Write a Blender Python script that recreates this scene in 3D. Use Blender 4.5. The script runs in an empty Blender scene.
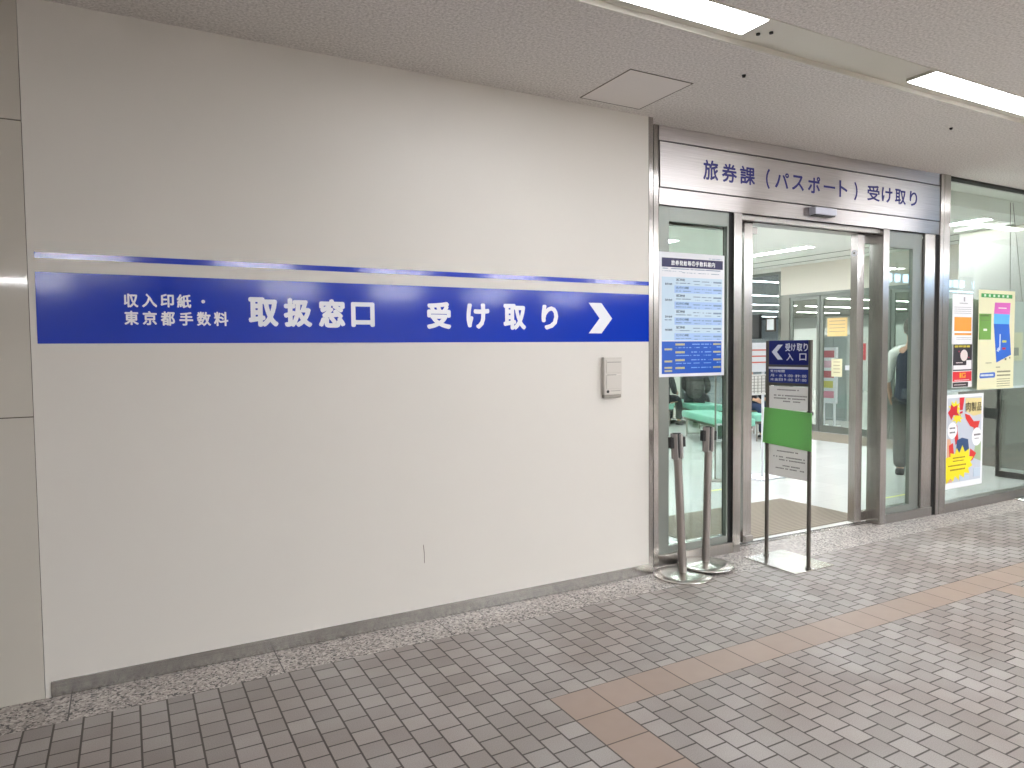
import bpy, bmesh, math, random
from mathutils import Matrix, Vector
random.seed(7)
C = bpy.context.scene.collection
PI = math.pi
V = Vector

# ------------------------------------------------------------------ materials
def lin(h):
    h = h.lstrip('#')
    o = []
    for i in (0, 2, 4):
        c = int(h[i:i+2], 16) / 255
        o.append(c / 12.92 if c <= .04045 else ((c + .055) / 1.055) ** 2.4)
    return (*o, 1)

class NT:
    def __init__(s, name):
        s.m = bpy.data.materials.new(name); s.m.use_nodes = True
        s.t = s.m.node_tree; s.n = s.t.nodes; s.b = s.n['Principled BSDF']
    def add(s, kind, **kw):
        n = s.n.new(kind)
        for k, v in kw.items():
            if hasattr(n, k): setattr(n, k, v)
            else: n.inputs[k].default_value = v
        return n
    def ln(s, a, b): s.t.links.new(a, b)

def mat(name, col, rough=.5, metal=0., spec=.5, emit=None, strength=0., coat=0., noise=0., nscale=8., bump=0., bscale=200.):
    k = NT(name); b = k.b
    b.inputs['Base Color'].default_value = lin(col)
    b.inputs['Roughness'].default_value = rough
    b.inputs['Metallic'].default_value = metal
    b.inputs['Specular IOR Level'].default_value = spec
    b.inputs['Coat Weight'].default_value = coat
    if emit:
        b.inputs['Emission Color'].default_value = lin(emit); b.inputs['Emission Strength'].default_value = strength
    tc = k.add('ShaderNodeTexCoord')
    if noise:
        n = k.add('ShaderNodeTexNoise'); n.inputs['Scale'].default_value = nscale; n.inputs['Detail'].default_value = 4
        k.ln(tc.outputs['Object'], n.inputs['Vector'])
        mx = k.add('ShaderNodeMixRGB'); mx.blend_type = 'MULTIPLY'; mx.inputs[0].default_value = noise
        mx.inputs[1].default_value = lin(col); k.ln(n.outputs['Fac'], mx.inputs[2]); k.ln(mx.outputs[0], b.inputs['Base Color'])
    if bump:
        n2 = k.add('ShaderNodeTexNoise'); n2.inputs['Scale'].default_value = bscale; n2.inputs['Detail'].default_value = 3
        k.ln(tc.outputs['Object'], n2.inputs['Vector'])
        bp = k.add('ShaderNodeBump'); bp.inputs['Strength'].default_value = bump; bp.inputs['Distance'].default_value = .002
        k.ln(n2.outputs['Fac'], bp.inputs['Height']); k.ln(bp.outputs[0], b.inputs['Normal'])
    return k.m

def brushed(name, col, rough, axis=(1, 0, 0), aniso=.7):
    k = NT(name); b = k.b
    b.inputs['Metallic'].default_value = 1
    b.inputs['Roughness'].default_value = rough
    b.inputs['Anisotropic'].default_value = aniso
    cx = k.add('ShaderNodeCombineXYZ')
    for i in range(3): cx.inputs[i].default_value = (0, 0, 1)[i] if axis[0] else (1, 0, 0)[i]
    k.ln(cx.outputs[0], b.inputs['Tangent'])
    tc = k.add('ShaderNodeTexCoord'); mp = k.add('ShaderNodeMapping')
    sc = [3 if a else 260 for a in axis]
    mp.inputs['Scale'].default_value = sc
    k.ln(tc.outputs['Object'], mp.inputs['Vector'])
    n = k.add('ShaderNodeTexNoise'); n.inputs['Scale'].default_value = 1; n.inputs['Detail'].default_value = 3
    k.ln(mp.outputs[0], n.inputs['Vector'])
    r = k.add('ShaderNodeValToRGB')
    c = lin(col)
    r.color_ramp.elements[0].color = (c[0]*.88, c[1]*.88, c[2]*.88, 1); r.color_ramp.elements[1].color = (c[0]*1.1, c[1]*1.1, c[2]*1.1, 1)
    r.color_ramp.elements[0].position = .3; r.color_ramp.elements[1].position = .7
    k.ln(n.outputs['Fac'], r.inputs[0]); k.ln(r.outputs[0], b.inputs['Base Color'])
    return k.m

def glass(name, tint, refl=.12, rough=0.):
    k = NT(name); k.n.remove(k.b)
    out = k.n['Material Output']
    t = k.add('ShaderNodeBsdfTransparent'); t.inputs[0].default_value = lin(tint)
    g = k.add('ShaderNodeBsdfGlossy'); g.inputs['Roughness'].default_value = rough; g.inputs['Color'].default_value = (.9, .95, .93, 1)
    lw = k.add('ShaderNodeLayerWeight'); lw.inputs[0].default_value = .5
    pw = k.add('ShaderNodeMath'); pw.operation = 'POWER'; pw.inputs[1].default_value = 5; k.ln(lw.outputs['Facing'], pw.inputs[0])
    ml = k.add('ShaderNodeMath'); ml.operation = 'MULTIPLY_ADD'; ml.inputs[1].default_value = .96; ml.inputs[2].default_value = .04; k.ln(pw.outputs[0], ml.inputs[0])
    mul = k.add('ShaderNodeMath'); mul.operation = 'MULTIPLY'; mul.inputs[1].default_value = refl; k.ln(ml.outputs[0], mul.inputs[0])
    m = k.add('ShaderNodeMixShader'); k.ln(mul.outputs[0], m.inputs[0]); k.ln(t.outputs[0], m.inputs[1]); k.ln(g.outputs[0], m.inputs[2])
    k.ln(m.outputs[0], out.inputs[0])
    return k.m

def lamp_mat(name, col, s):
    k = NT(name); k.n.remove(k.b); e = k.add('ShaderNodeEmission'); e.inputs[0].default_value = lin(col); e.inputs[1].default_value = s
    k.ln(e.outputs[0], k.n['Material Output'].inputs[0]); return k.m

P = .103                        # paver pitch
X0, Y0 = 1.553, -1.098          # corner of the brown border tiles

def paver_mat():
    k = NT('grey_pavers'); b = k.b
    tc = k.add('ShaderNodeTexCoord'); sep = k.add('ShaderNodeSeparateXYZ'); k.ln(tc.outputs['Object'], sep.inputs[0])
    ax = k.add('ShaderNodeMath'); ax.operation = 'ADD'; ax.inputs[1].default_value = -X0 + 200*P; k.ln(sep.outputs[0], ax.inputs[0])
    ay = k.add('ShaderNodeMath'); ay.operation = 'MULTIPLY_ADD'; ay.inputs[1].default_value = 1; ay.inputs[2].default_value = -Y0 + 200*P; k.ln(sep.outputs[1], ay.inputs[0])
    cb = k.add('ShaderNodeCombineXYZ'); k.ln(ay.outputs[0], cb.inputs[0]); k.ln(ax.outputs[0], cb.inputs[1])
    br = k.add('ShaderNodeTexBrick'); br.offset = .5; br.offset_frequency = 2; br.squash = 1
    br.inputs['Scale'].default_value = 1; br.inputs['Brick Width'].default_value = P; br.inputs['Row Height'].default_value = P
    br.inputs['Mortar Size'].default_value = .0042; br.inputs['Mortar Smooth'].default_value = .2; br.inputs['Bias'].default_value = 0
    br.inputs['Color1'].default_value = lin('#9c9792'); br.inputs['Color2'].default_value = lin('#b3aeaa'); br.inputs['Mortar'].default_value = lin('#544d48')
    k.ln(cb.outputs[0], br.inputs['Vector'])
    # speckle + large-scale tone
    n = k.add('ShaderNodeTexNoise'); n.inputs['Scale'].default_value = 260; n.inputs['Detail'].default_value = 3; k.ln(tc.outputs['Object'], n.inputs['Vector'])
    r = k.add('ShaderNodeValToRGB'); r.color_ramp.elements[0].position = .3; r.color_ramp.elements[1].position = .72
    r.color_ramp.elements[0].color = (.72, .71, .70, 1); r.color_ramp.elements[1].color = (1.12, 1.12, 1.12, 1); k.ln(n.outputs['Fac'], r.inputs[0])
    m = k.add('ShaderNodeMixRGB'); m.blend_type = 'MULTIPLY'; m.inputs[0].default_value = .8; k.ln(br.outputs['Color'], m.inputs[1]); k.ln(r.outputs[0], m.inputs[2])
    n2 = k.add('ShaderNodeTexNoise'); n2.inputs['Scale'].default_value = 1.6; n2.inputs['Detail'].default_value = 4; k.ln(tc.outputs['Object'], n2.inputs['Vector'])
    r2 = k.add('ShaderNodeValToRGB'); r2.color_ramp.elements[0].position = .35; r2.color_ramp.elements[1].position = .7
    r2.color_ramp.elements[0].color = lin('#e6dedb'); r2.color_ramp.elements[1].color = (1, 1, 1, 1); k.ln(n2.outputs['Fac'], r2.inputs[0])
    m2 = k.add('ShaderNodeMixRGB'); m2.blend_type = 'MULTIPLY'; m2.inputs[0].default_value = 1; k.ln(m.outputs[0], m2.inputs[1]); k.ln(r2.outputs[0], m2.inputs[2])
    k.ln(m2.outputs[0], b.inputs['Base Color'])
    b.inputs['Roughness'].default_value = .5; b.inputs['Specular IOR Level'].default_value = .45
    inv = k.add('ShaderNodeMath'); inv.operation = 'SUBTRACT'; inv.inputs[0].default_value = 1; k.ln(br.outputs['Fac'], inv.inputs[1])
    ad = k.add('ShaderNodeMath'); ad.operation = 'MULTIPLY_ADD'; ad.inputs[1].default_value = .08; k.ln(n.outputs['Fac'], ad.inputs[0]); k.ln(inv.outputs[0], ad.inputs[2])
    bp = k.add('ShaderNodeBump'); bp.inputs['Strength'].default_value = .6; bp.inputs['Distance'].default_value = .003; k.ln(ad.outputs[0], bp.inputs['Height']); k.ln(bp.outputs[0], b.inputs['Normal'])
    return k.m

def tile_mat(name, c1, c2, mortar, w, ox, oy, msize=.003, rough=.5, spec=.4, nz=.35):
    k = NT(name); b = k.b
    tc = k.add('ShaderNodeTexCoord'); mp = k.add('ShaderNodeMapping'); mp.inputs['Location'].default_value = (-ox + 200*w, -oy + 200*w, 0)
    k.ln(tc.outputs['Object'], mp.inputs['Vector'])
    br = k.add('ShaderNodeTexBrick'); br.offset = 0; br.inputs['Scale'].default_value = 1
    br.inputs['Brick Width'].default_value = w; br.inputs['Row Height'].default_value = w; br.inputs['Mortar Size'].default_value = msize
    br.inputs['Color1'].default_value = lin(c1); br.inputs['Color2'].default_value = lin(c2); br.inputs['Mortar'].default_value = lin(mortar)
    k.ln(mp.outputs[0], br.inputs['Vector'])
    n = k.add('ShaderNodeTexNoise'); n.inputs['Scale'].default_value = 14; n.inputs['Detail'].default_value = 5; k.ln(tc.outputs['Object'], n.inputs['Vector'])
    r = k.add('ShaderNodeValToRGB'); r.color_ramp.elements[0].color = (.75, .74, .74, 1); r.color_ramp.elements[1].color = (1.1, 1.1, 1.1, 1); k.ln(n.outputs['Fac'], r.inputs[0])
    m = k.add('ShaderNodeMixRGB'); m.blend_type = 'MULTIPLY'; m.inputs[0].default_value = nz; k.ln(br.outputs['Color'], m.inputs[1]); k.ln(r.outputs[0], m.inputs[2])
    k.ln(m.outputs[0], b.inputs['Base Color']); b.inputs['Roughness'].default_value = rough; b.inputs['Specular IOR Level'].default_value = spec
    return k.m

def granite_mat():
    k = NT('speckled_granite'); b = k.b
    tc = k.add('ShaderNodeTexCoord')
    v = k.add('ShaderNodeTexVoronoi'); v.inputs['Scale'].default_value = 105; k.ln(tc.outputs['Object'], v.inputs['Vector'])
    sp = k.add('ShaderNodeSeparateXYZ'); k.ln(v.outputs['Color'], sp.inputs[0])
    r = k.add('ShaderNodeValToRGB'); cr = r.color_ramp; cr.interpolation = 'CONSTANT'
    cr.elements[0].color = lin('#4f4b49'); cr.elements[0].position = 0
    cr.elements[1].color = lin('#8d8580'); cr.elements[1].position = .16
    for p_, c_ in ((.36, '#aaa19a'), (.58, '#b5ada8'), (.7, '#c8c2bb'), (.9, '#a59b95')):
        e = cr.elements.new(p_); e.color = lin(c_)
    k.ln(sp.outputs[0], r.inputs[0])
    # slab joints every .865 m along x
    s = k.add('ShaderNodeSeparateXYZ'); k.ln(tc.outputs['Object'], s.inputs[0])
    a = k.add('ShaderNodeMath'); a.operation = 'MULTIPLY_ADD'; a.inputs[1].default_value = 1/.865; a.inputs[2].default_value = .255/.865 + 40 + .5; k.ln(s.outputs[0], a.inputs[0])
    f = k.add('ShaderNodeMath'); f.operation = 'FRACT'; k.ln(a.outputs[0], f.inputs[0])
    d = k.add('ShaderNodeMath'); d.operation = 'SUBTRACT'; d.inputs[1].default_value = .5; k.ln(f.outputs[0], d.inputs[0])
    ab = k.add('ShaderNodeMath'); ab.operation = 'ABSOLUTE'; k.ln(d.outputs[0], ab.inputs[0])
    lt = k.add('ShaderNodeMath'); lt.operation = 'LESS_THAN'; lt.inputs[1].default_value = .0032; k.ln(ab.outputs[0], lt.inputs[0])
    m = k.add('ShaderNodeMixRGB'); k.ln(lt.outputs[0], m.inputs[0]); k.ln(r.outputs[0], m.inputs[1]); m.inputs[2].default_value = lin('#4d4845')
    k.ln(m.outputs[0], b.inputs['Base Color']); b.inputs['Roughness'].default_value = .38
    return k.m

def ceiling_mat():
    k = NT('mineral_fibre_ceiling'); b = k.b
    tc = k.add('ShaderNodeTexCoord')
    n = k.add('ShaderNodeTexNoise'); n.inputs['Scale'].default_value = 75; n.inputs['Detail'].default_value = 6; n.inputs['Roughness'].default_value = .7; k.ln(tc.outputs['Object'], n.inputs['Vector'])
    r = k.add('ShaderNodeValToRGB'); r.color_ramp.elements[0].position = .33; r.color_ramp.elements[1].position = .6
    r.color_ramp.elements[0].color = lin('#b9b4ae'); r.color_ramp.elements[1].color = lin('#e6e2dd'); k.ln(n.outputs['Fac'], r.inputs[0])
    k.ln(r.outputs[0], b.inputs['Base Color']); b.inputs['Roughness'].default_value = .9
    bp = k.add('ShaderNodeBump'); bp.inputs['Strength'].default_value = .7; bp.inputs['Distance'].default_value = .006; k.ln(n.outputs['Fac'], bp.inputs['Height']); k.ln(bp.outputs[0], b.inputs['Normal'])
    return k.m

def mat_ribbed():
    k = NT('ribbed_entrance_matting'); b = k.b
    tc = k.add('ShaderNodeTexCoord')
    w = k.add('ShaderNodeTexWave'); w.wave_type = 'BANDS'; w.bands_direction = 'Y'; w.inputs['Scale'].default_value = 9; w.inputs['Distortion'].default_value = .6; w.inputs['Detail'].default_value = 2
    k.ln(tc.outputs['Object'], w.inputs['Vector'])
    r = k.add('ShaderNodeValToRGB'); r.color_ramp.elements[0].color = lin('#7b7266'); r.color_ramp.elements[1].color = lin('#978d7f'); k.ln(w.outputs['Fac'], r.inputs[0])
    k.ln(r.outputs[0], b.inputs['Base Color']); b.inputs['Roughness'].default_value = .95
    bp = k.add('ShaderNodeBump'); bp.inputs['Strength'].default_value = .5; bp.inputs['Distance'].default_value = .004; k.ln(w.outputs['Fac'], bp.inputs['Height']); k.ln(bp.outputs[0], b.inputs['Normal'])
    return k.m

M = {}
M['wall'] = mat('painted_steel_wall', '#dbd7cf', .42, spec=.35, noise=.04, nscale=2, bump=.12, bscale=35)
M['pillar'] = mat('polished_beige_tile', '#c6c1b6', .05, spec=.5, noise=.05, nscale=3)
M['joint'] = mat('dark_joint', '#5d564b', .8)
M['blue'] = mat('glossy_blue_vinyl', '#0c37b4', .10, spec=.5)
M['white_vinyl'] = mat('white_vinyl', '#e9eaf0', .3)
M['violet'] = mat('violet_blue_letter', '#1d1c70', .5)
M['ceiling'] = ceiling_mat()
M['hatch'] = mat('hatch_board', '#e2ddd8', .85, noise=.05, nscale=60)
M['dark'] = mat('dark_gap', '#26241f', .7)
M['white_steel'] = mat('white_painted_steel', '#cfccc0', .4)
M['ss'] = brushed('brushed_stainless_header', '#bdb8b6', .29, (1, 0, 0), .97)
M['ssv'] = brushed('brushed_stainless_post', '#b5b1ad', .27, (0, 0, 1), .9)
M['ssd'] = brushed('brushed_stainless_dark', '#a5a19c', .32, (0, 0, 1), .5)
M['base'] = brushed('brushed_stainless_baseboard', '#a8a5a0', .22, (1, 0, 0), .5)
M['disc'] = mat('polished_steel_base', '#cfccc6', .27, 1)
M['pole'] = mat('satin_steel_pole', '#a39c96', .38, .8)
M['rib'] = mat('grey_rib', '#b0aaa6', .45, .3)
M['polegrey'] = mat('dark_grey_metal_pole', '#6a655f', .4, .8)
M['plate'] = mat('mirror_steel_plate', '#d6d4ce', .24, 1)
M['black'] = mat('black_plastic', '#141414', .45)
M['rubber'] = mat('black_rubber_seal', '#0c0d0d', .6)
M['alu'] = mat('greenish_grey_frame', '#858983', .38, .55)
M['pavers'] = paver_mat()
M['brown'] = tile_mat('brown_border_tile', '#9b897c', '#a49286', '#5a4e46', 2*P, X0, Y0, .0035, .42)
M['granite'] = granite_mat()
M['white_tile'] = tile_mat('glossy_white_floor', '#d4d5d2', '#dadbd8', '#c8c9c6', .45, 0, 0, .002, .16, .5, .1)
M['office_ceiling'] = mat('office_ceiling', '#efefe8', .9, noise=.05, nscale=40)
M['office_wall'] = mat('office_wall', '#e4e4dc', .7)
M['cream'] = mat('cream_bulkhead', '#e2dbce', .55)
M['hall_ceiling'] = mat('grey_hall_ceiling', '#8f8f88', .9)
M['hall_wall'] = mat('hall_wall_pale', '#d4d7d6', .7)
M['brown_wall'] = mat('grey_brown_panel', '#77726a', .5, noise=.2, nscale=6)
M['matting'] = mat_ribbed()
M['glass'] = glass('clear_door_glass', '#f4f8f6', 1.0)
M['glass2'] = glass('tinted_office_glass', '#dfe6ec', 1.6)
M['lamp'] = lamp_mat('led_diffuser', '#f9fbff', 7.5)
M['lamp_c'] = lamp_mat('concourse_led_diffuser', '#f9fbff', 60)
M['lamp_in'] = lamp_mat('office_led_diffuser', '#f8faff', 16)
M['lamp_h'] = lamp_mat('hall_led_diffuser', '#fdfdf8', 9)
M['lamp_cove'] = lamp_mat('cove_led', '#fffbe8', 2.5)
M['sheet'] = mat('white_paper_sheet', '#e8e9ee', .6)
def thin_paper(name, col, tr=.5):
    k = NT(name); b = k.b; b.inputs['Base Color'].default_value = lin(col); b.inputs['Roughness'].default_value = .7
    t = k.add('ShaderNodeBsdfTranslucent'); t.inputs[0].default_value = lin(col)
    m = k.add('ShaderNodeMixShader'); m.inputs[0].default_value = tr
    k.ln(b.outputs[0], m.inputs[1]); k.ln(t.outputs[0], m.inputs[2]); k.ln(m.outputs[0], k.n['Material Output'].inputs[0])
    return k.m
M['paper'] = thin_paper('matt_paper', '#edebe8')
M['greenpaper'] = thin_paper('green_paper', '#9ad68c')
M['navy'] = mat('navy_panel', '#1a1d6b', .3)
M['navy2'] = mat('navy_panel_light', '#2a3a90', .3)
M['lavender'] = mat('lavender_lettering', '#f0f0fa', .4)
M['grey_box'] = mat('ivory_plastic', '#cbc6bd', .35)
M['screen'] = mat('dark_screen', '#3a3a3a', .2)
M['teal'] = mat('teal_vinyl', '#86c8b2', .4)
M['sk'] = mat('skin', '#c79a80', .55)
M['yellow_tape'] = mat('yellow_tape', '#dcdc6a', .5)

# ------------------------------------------------------------------ mesh helper
class MB:
    def __init__(s): s.bm = bmesh.new()
    def _bev(s, vs, w, seg=2):
        if w:
            es = list({e for v in vs for e in v.link_edges})
            bmesh.ops.bevel(s.bm, geom=es, offset=w, segments=seg, profile=.6, affect='EDGES', clamp_overlap=True)
    def box(s, x0, x1, y0, y1, z0, z1, bev=0., mi=0, m=None):
        r = bmesh.ops.create_cube(s.bm, size=1)
        vs = r['verts']
        for v in vs:
            v.co = V(((x0+x1)/2 + v.co.x*(x1-x0), (y0+y1)/2 + v.co.y*(y1-y0), (z0+z1)/2 + v.co.z*(z1-z0)))
            if m: v.co = m @ v.co
        for f in {f for v in vs for f in v.link_faces}: f.material_index = mi
        s._bev(vs, bev); return s
    def cyl(s, a, b, r1, r2=None, n=20, mi=0, bev=0.):
        a, b = V(a), V(b); d = b - a; r2 = r1 if r2 is None else r2
        q = V((0, 0, 1)).rotation_difference(d).to_matrix().to_4x4()
        r = bmesh.ops.create_cone(s.bm, cap_ends=True, segments=n, radius1=r1, radius2=r2, depth=d.length, matrix=Matrix.Translation((a+b)/2) @ q)
        for f in {f for v in r['verts'] for f in v.link_faces}:
            f.material_index = mi; f.smooth = len(f.verts) == 4
            if len(f.verts) != 4:
                for e in f.edges: e.smooth = False
        return s
    def lathe(s, prof, c=(0, 0, 0), n=40, mi=0):
        rings = []
        for r, z in prof:
            if r < 1e-6: rings.append([s.bm.verts.new((c[0], c[1], c[2]+z))])
            else: rings.append([s.bm.verts.new((c[0]+r*math.cos(2*PI*i/n), c[1]+r*math.sin(2*PI*i/n), c[2]+z)) for i in range(n)])
        for A, B in zip(rings, rings[1:]):
            for i in range(n):
                j = (i+1) % n
                q = [A[0] if len(A) == 1 else A[i], A[0] if len(A) == 1 else A[j], B[0] if len(B) == 1 else B[j], B[0] if len(B) == 1 else B[i]]
                u = []
                for v in q:
                    if v not in u: u.append(v)
                if len(u) > 2:
                    f = s.bm.faces.new(u); f.smooth = True; f.material_index = mi
        return s
    def poly(s, pts, mi=0):
        f = s.bm.faces.new([s.bm.verts.new(p) for p in pts]); f.material_index = mi; return s
    def prism(s, pts2, f3, t, mi=0):
        """pts2: 2D outline; f3(a,b,depth)->3D; t thickness"""
        A = [s.bm.verts.new(f3(a, b, 0)) for a, b in pts2]; B = [s.bm.verts.new(f3(a, b, t)) for a, b in pts2]
        fs = [s.bm.faces.new(A), s.bm.faces.new(B[::-1])]
        for i in range(len(A)):
            j = (i+1) % len(A); fs.append(s.bm.faces.new((A[i], B[i], B[j], A[j])))
        for f in fs: f.material_index = mi
        return s
    def tube(s, pts, r, n=8):
        for a, b in zip(pts, pts[1:]): s.cyl(a, b, r, n=n)
        return s
    def build(s, name, mats, parent=None, mw=None, smooth=False, loc=None):
        bmesh.ops.recalc_face_normals(s.bm, faces=s.bm.faces)
        me = bpy.data.meshes.new(name); s.bm.to_mesh(me); s.bm.free()
        for m in (mats if isinstance(mats, (list, tuple)) else [mats]): me.materials.append(m)
        if smooth:
            for p in me.polygons: p.use_smooth = True
        o = bpy.data.objects.new(name, me); C.objects.link(o)
        if parent: o.parent = parent
        if mw is not None: o.matrix_world = mw
        if loc is not None: o.location = loc
        return o

def tag(o, label, cat, group=None, kind=None):
    o['label'] = label; o['category'] = cat
    if group: o['group'] = group
    if kind: o['kind'] = kind
    return o
def struct(o, label=None):
    o['kind'] = 'structure'
    if label: o['label'] = label; 
    return o
def empty(name, loc=(0, 0, 0), rz=0., mw=None):
    o = bpy.data.objects.new(name, None); C.objects.link(o); o.empty_display_size = .1
    o.location = loc; o.rotation_euler = (0, 0, rz)
    if mw is not None: o.matrix_world = mw
    return o
def copy_tree(o, parent=None):
    kids = [c for c in bpy.data.objects if c.parent == o]
    c = o.copy(); C.objects.link(c); c.parent = parent
    for ch in kids: copy_tree(ch, c)
    return c

# ------------------------------------------------------------------ lettering
_g = {}
def glyph(ch, off=.0):
    k = (ch, off)
    if k not in _g:
        c = bpy.data.curves.new('g', 'FONT'); c.body = ch; c.offset = off; c.resolution_u = 3
        o = bpy.data.objects.new('g', c); C.objects.link(o)
        me = bpy.data.meshes.new_from_object(o.evaluated_get(bpy.context.evaluated_depsgraph_get()))
        vs = [v.co.copy() for v in me.vertices]; fs = [list(p.vertices) for p in me.polygons]
        bpy.data.objects.remove(o); bpy.data.curves.remove(c); bpy.data.meshes.remove(me)
        _g[k] = (vs, fs)
    return _g[k]
def letters(items, f3, name, m, parent, off=.025, mw=None, dv=(0, -.00008, 0)):
    """items: (char, a0, b0, a1, b1) boxes; f3(a,b)->3D"""
    verts, faces = [], []
    for ch, a0, b0, a1, b1 in items:
        vs, fs = glyph(ch)
        if not vs: continue
        x0 = min(v.x for v in vs); x1 = max(v.x for v in vs); y0 = min(v.y for v in vs); y1 = max(v.y for v in vs)
        e = off*.9*min(b1-b0, .16) if (b1-b0) > .03 else off*.5*(b1-b0)
        if ch in '・ー：:,～': e *= .6
        for k in range(8 if off else 1):
            dx, dy = (e*math.cos(PI*k/4), e*math.sin(PI*k/4)) if off else (0, 0)
            n = len(verts)
            ex = min(e, (a1-a0)*.4); ey = min(e, (b1-b0)*.4)
            for v in vs:
                verts.append(V(dv)*k + V(f3(a0+ex+(v.x-x0)/max(x1-x0, 1e-6)*(a1-a0-2*ex)+dx, b0+ey+(v.y-y0)/max(y1-y0, 1e-6)*(b1-b0-2*ey)+dy)))
            faces += [[n+i for i in f] for f in fs]
    me = bpy.data.meshes.new(name); me.from_pydata(verts, [], faces); me.materials.append(m)
    o = bpy.data.objects.new(name, me); C.objects.link(o); o.parent = parent
    if mw is not None: o.matrix_world = mw
    return o
def line_items(text, a0, a1, b0, b1, gap=.12):
    n = len(text); w = (a1-a0)/n; out = []
    for i, ch in enumerate(text):
        if ch in ' \u3000': continue
        g = w*gap/2
        h0, h1 = b0, b1
        if ch in 'ー～-〜': h0 = b0+(b1-b0)*.42; h1 = b0+(b1-b0)*.58
        if ch == '・': h0 = b0+(b1-b0)*.42; h1 = b0+(b1-b0)*.58; g = w*.35
        if ch in ',': h0 = b0-(b1-b0)*.1; h1 = b0+(b1-b0)*.2; g = w*.35
        if ch == '：' or ch == ':': h0 = b0+(b1-b0)*.1; h1 = b0+(b1-b0)*.8; g = w*.38
        if ch in '1': g = w*.25
        out.append((ch, a0+i*w+g, h0, a0+(i+1)*w-g, h1))
    return out

# ================================================================== SETTING
H = 3.0
# bay frame: the entrance assembly is set back a little and runs at a slight angle to the wall
BM = Matrix.Translation((3.0, .10, 0)) @ Matrix.Rotation(math.radians(-1.4), 4, 'Z')

# floor
b = MB()
def rect(x0, x1, y0, y1, z=0, mi=0): b.poly([(x0, y0, z), (x1, y0, z), (x1, y1, z), (x0, y1, z)], mi)
XW, XE, YS = -9, 24, -18
P2 = 2*P; cols = [X0, X0+30*P, X0+60*P, X0+90*P, X0+120*P, X0+150*P, X0+180*P]
rect(XW, XE, Y0, -.272)
rect(XW, X0, YS, Y0)
rect(X0, XE, Y0-P2, Y0, mi=1)
for i, c in enumerate(cols):
    rect(c, c+P2, YS, Y0-P2, mi=1)
    rect(c+P2, cols[i+1] if i+1 < len(cols) else XE, YS, Y0-P2)
rect(XW, XE, -.272, .21, mi=2)
fl = b.build('floor', [M['pavers'], M['brown'], M['granite']]); struct(fl)
b = MB(); b.box(-2, 10.84, .21, 10, -.02, -.0005); b.box(10.84, 30, -2, 24, -.02, -.0005)
struct(b.build('floor_interior', M['white_tile']))

# ceiling with lamp slot
SY0, SY1, SX0, SX1 = -1.318, -1.052, 1.30, 15.0
b = MB()
rect(XW, XE, YS, SY0, H); rect(XW, XE, SY1, .16, H); rect(XW, SX0, SY0, SY1, H); rect(SX1, XE, SY0, SY1, H)
struct(b.build('ceiling', M['ceiling']))
b = MB()
b.box(SX0, SX1, SY0, SY1, H+.022, H+.03)
b.box(SX0, SX1, SY0-.006, SY0+.004, H-.004, H+.03); b.box(SX0, SX1, SY1-.004, SY1+.006, H-.004, H+.03)
b.box(SX0-.006, SX0, SY0, SY1, H-.004, H+.03); b.box(SX1, SX1+.006, SY0, SY1, H-.004, H+.03)
struct(b.build('trim_1', M['white_steel']), 'white steel lighting channel recessed in the ceiling')
b = MB(); b.box(-2, 10.9, .16, 10, H, H+.02); struct(b.build('ceiling_office', M['office_ceiling']))
b = MB(); b.box(10.9, 30, -2, 24, H, H+.02); struct(b.build('ceiling_hall', M['hall_ceiling']))

# walls
b = MB(); b.box(-.335, 3.013, 0, .14, 0, H); w = b.build('wall_front', M['wall']); struct(w)
b = MB(); b.box(-.352, -.335, -.001, .14, 0, H, 0); struct(b.build('trim_2', M['wall']), 'narrow white strip between tiled pillar and wall')
b = MB()
xs = -.354
for k in range(7):
    for z0, z1 in ((0, 1.2335), (1.2365, 2.4815), (2.4845, H)):
        b.box(xs-1.05+.003, xs, -.004, .14, z0+.002, z1)
    xs -= 1.05
struct(b.build('wall_left', M['pillar']))
b = MB(); b.box(-8, -.356, .002, .12, 0, H); struct(b.build('wall_left_backing', M['joint']))
b = MB(); b.box(-.331, 3.012, -.006, 0, .001, .070, .001); struct(b.build('baseboard_front', M['base']))
b = MB(); b.box(3.013, 3.048, -.004, .16, 0, H, .002); struct(b.build('trim_3', M['ssv']), 'steel edge strip at the end of the white wall')
b = MB(); b.box(XW-.1, XW, YS, .1, 0, H); struct(b.build('wall_west', M['wall']))
b = MB(); b.box(XW, XE, YS-.1, YS, 0, H); struct(b.build('wall_south', M['wall']))
b = MB(); b.box(XE, XE+.1, YS, .1, 0, H); struct(b.build('wall_east', M['wall']))
b = MB(); b.box(10.5, XE, -8.1, -8.0, 0, H); struct(b.build('wall_opposite', M['wall']))

# ---- entrance assembly (bay coordinates u, d, z)
door = empty('door_1', mw=BM); struct(door, 'stainless steel framed automatic entrance')
def bay(fn, name, m, parent=door, **kw):
    b = MB(); fn(b); o = b.build(name, m, parent, **kw); return o
bay(lambda b: (b.box(.05, .128, .0, .13, 0, H), b.box(.137, .178, .0, .13, 0, H)), 'jamb', M['ssv'])
bay(lambda b: b.box(.125, .14, .02, .12, 0, H), 'jamb_groove', M['dark'])
# header: three steel strips with dark joints
bay(lambda b: b.box(.18, 3.275, .012, .30, 2.48, 2.997), 'header_core', M['dark'])
def hdr(b):
    b.box(.18, 3.27, -.004, .03, 2.902, 2.997); b.box(.18, 3.27, -.004, .03, 2.475, 2.584)
bay(hdr, 'header', M['ss'])
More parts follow.
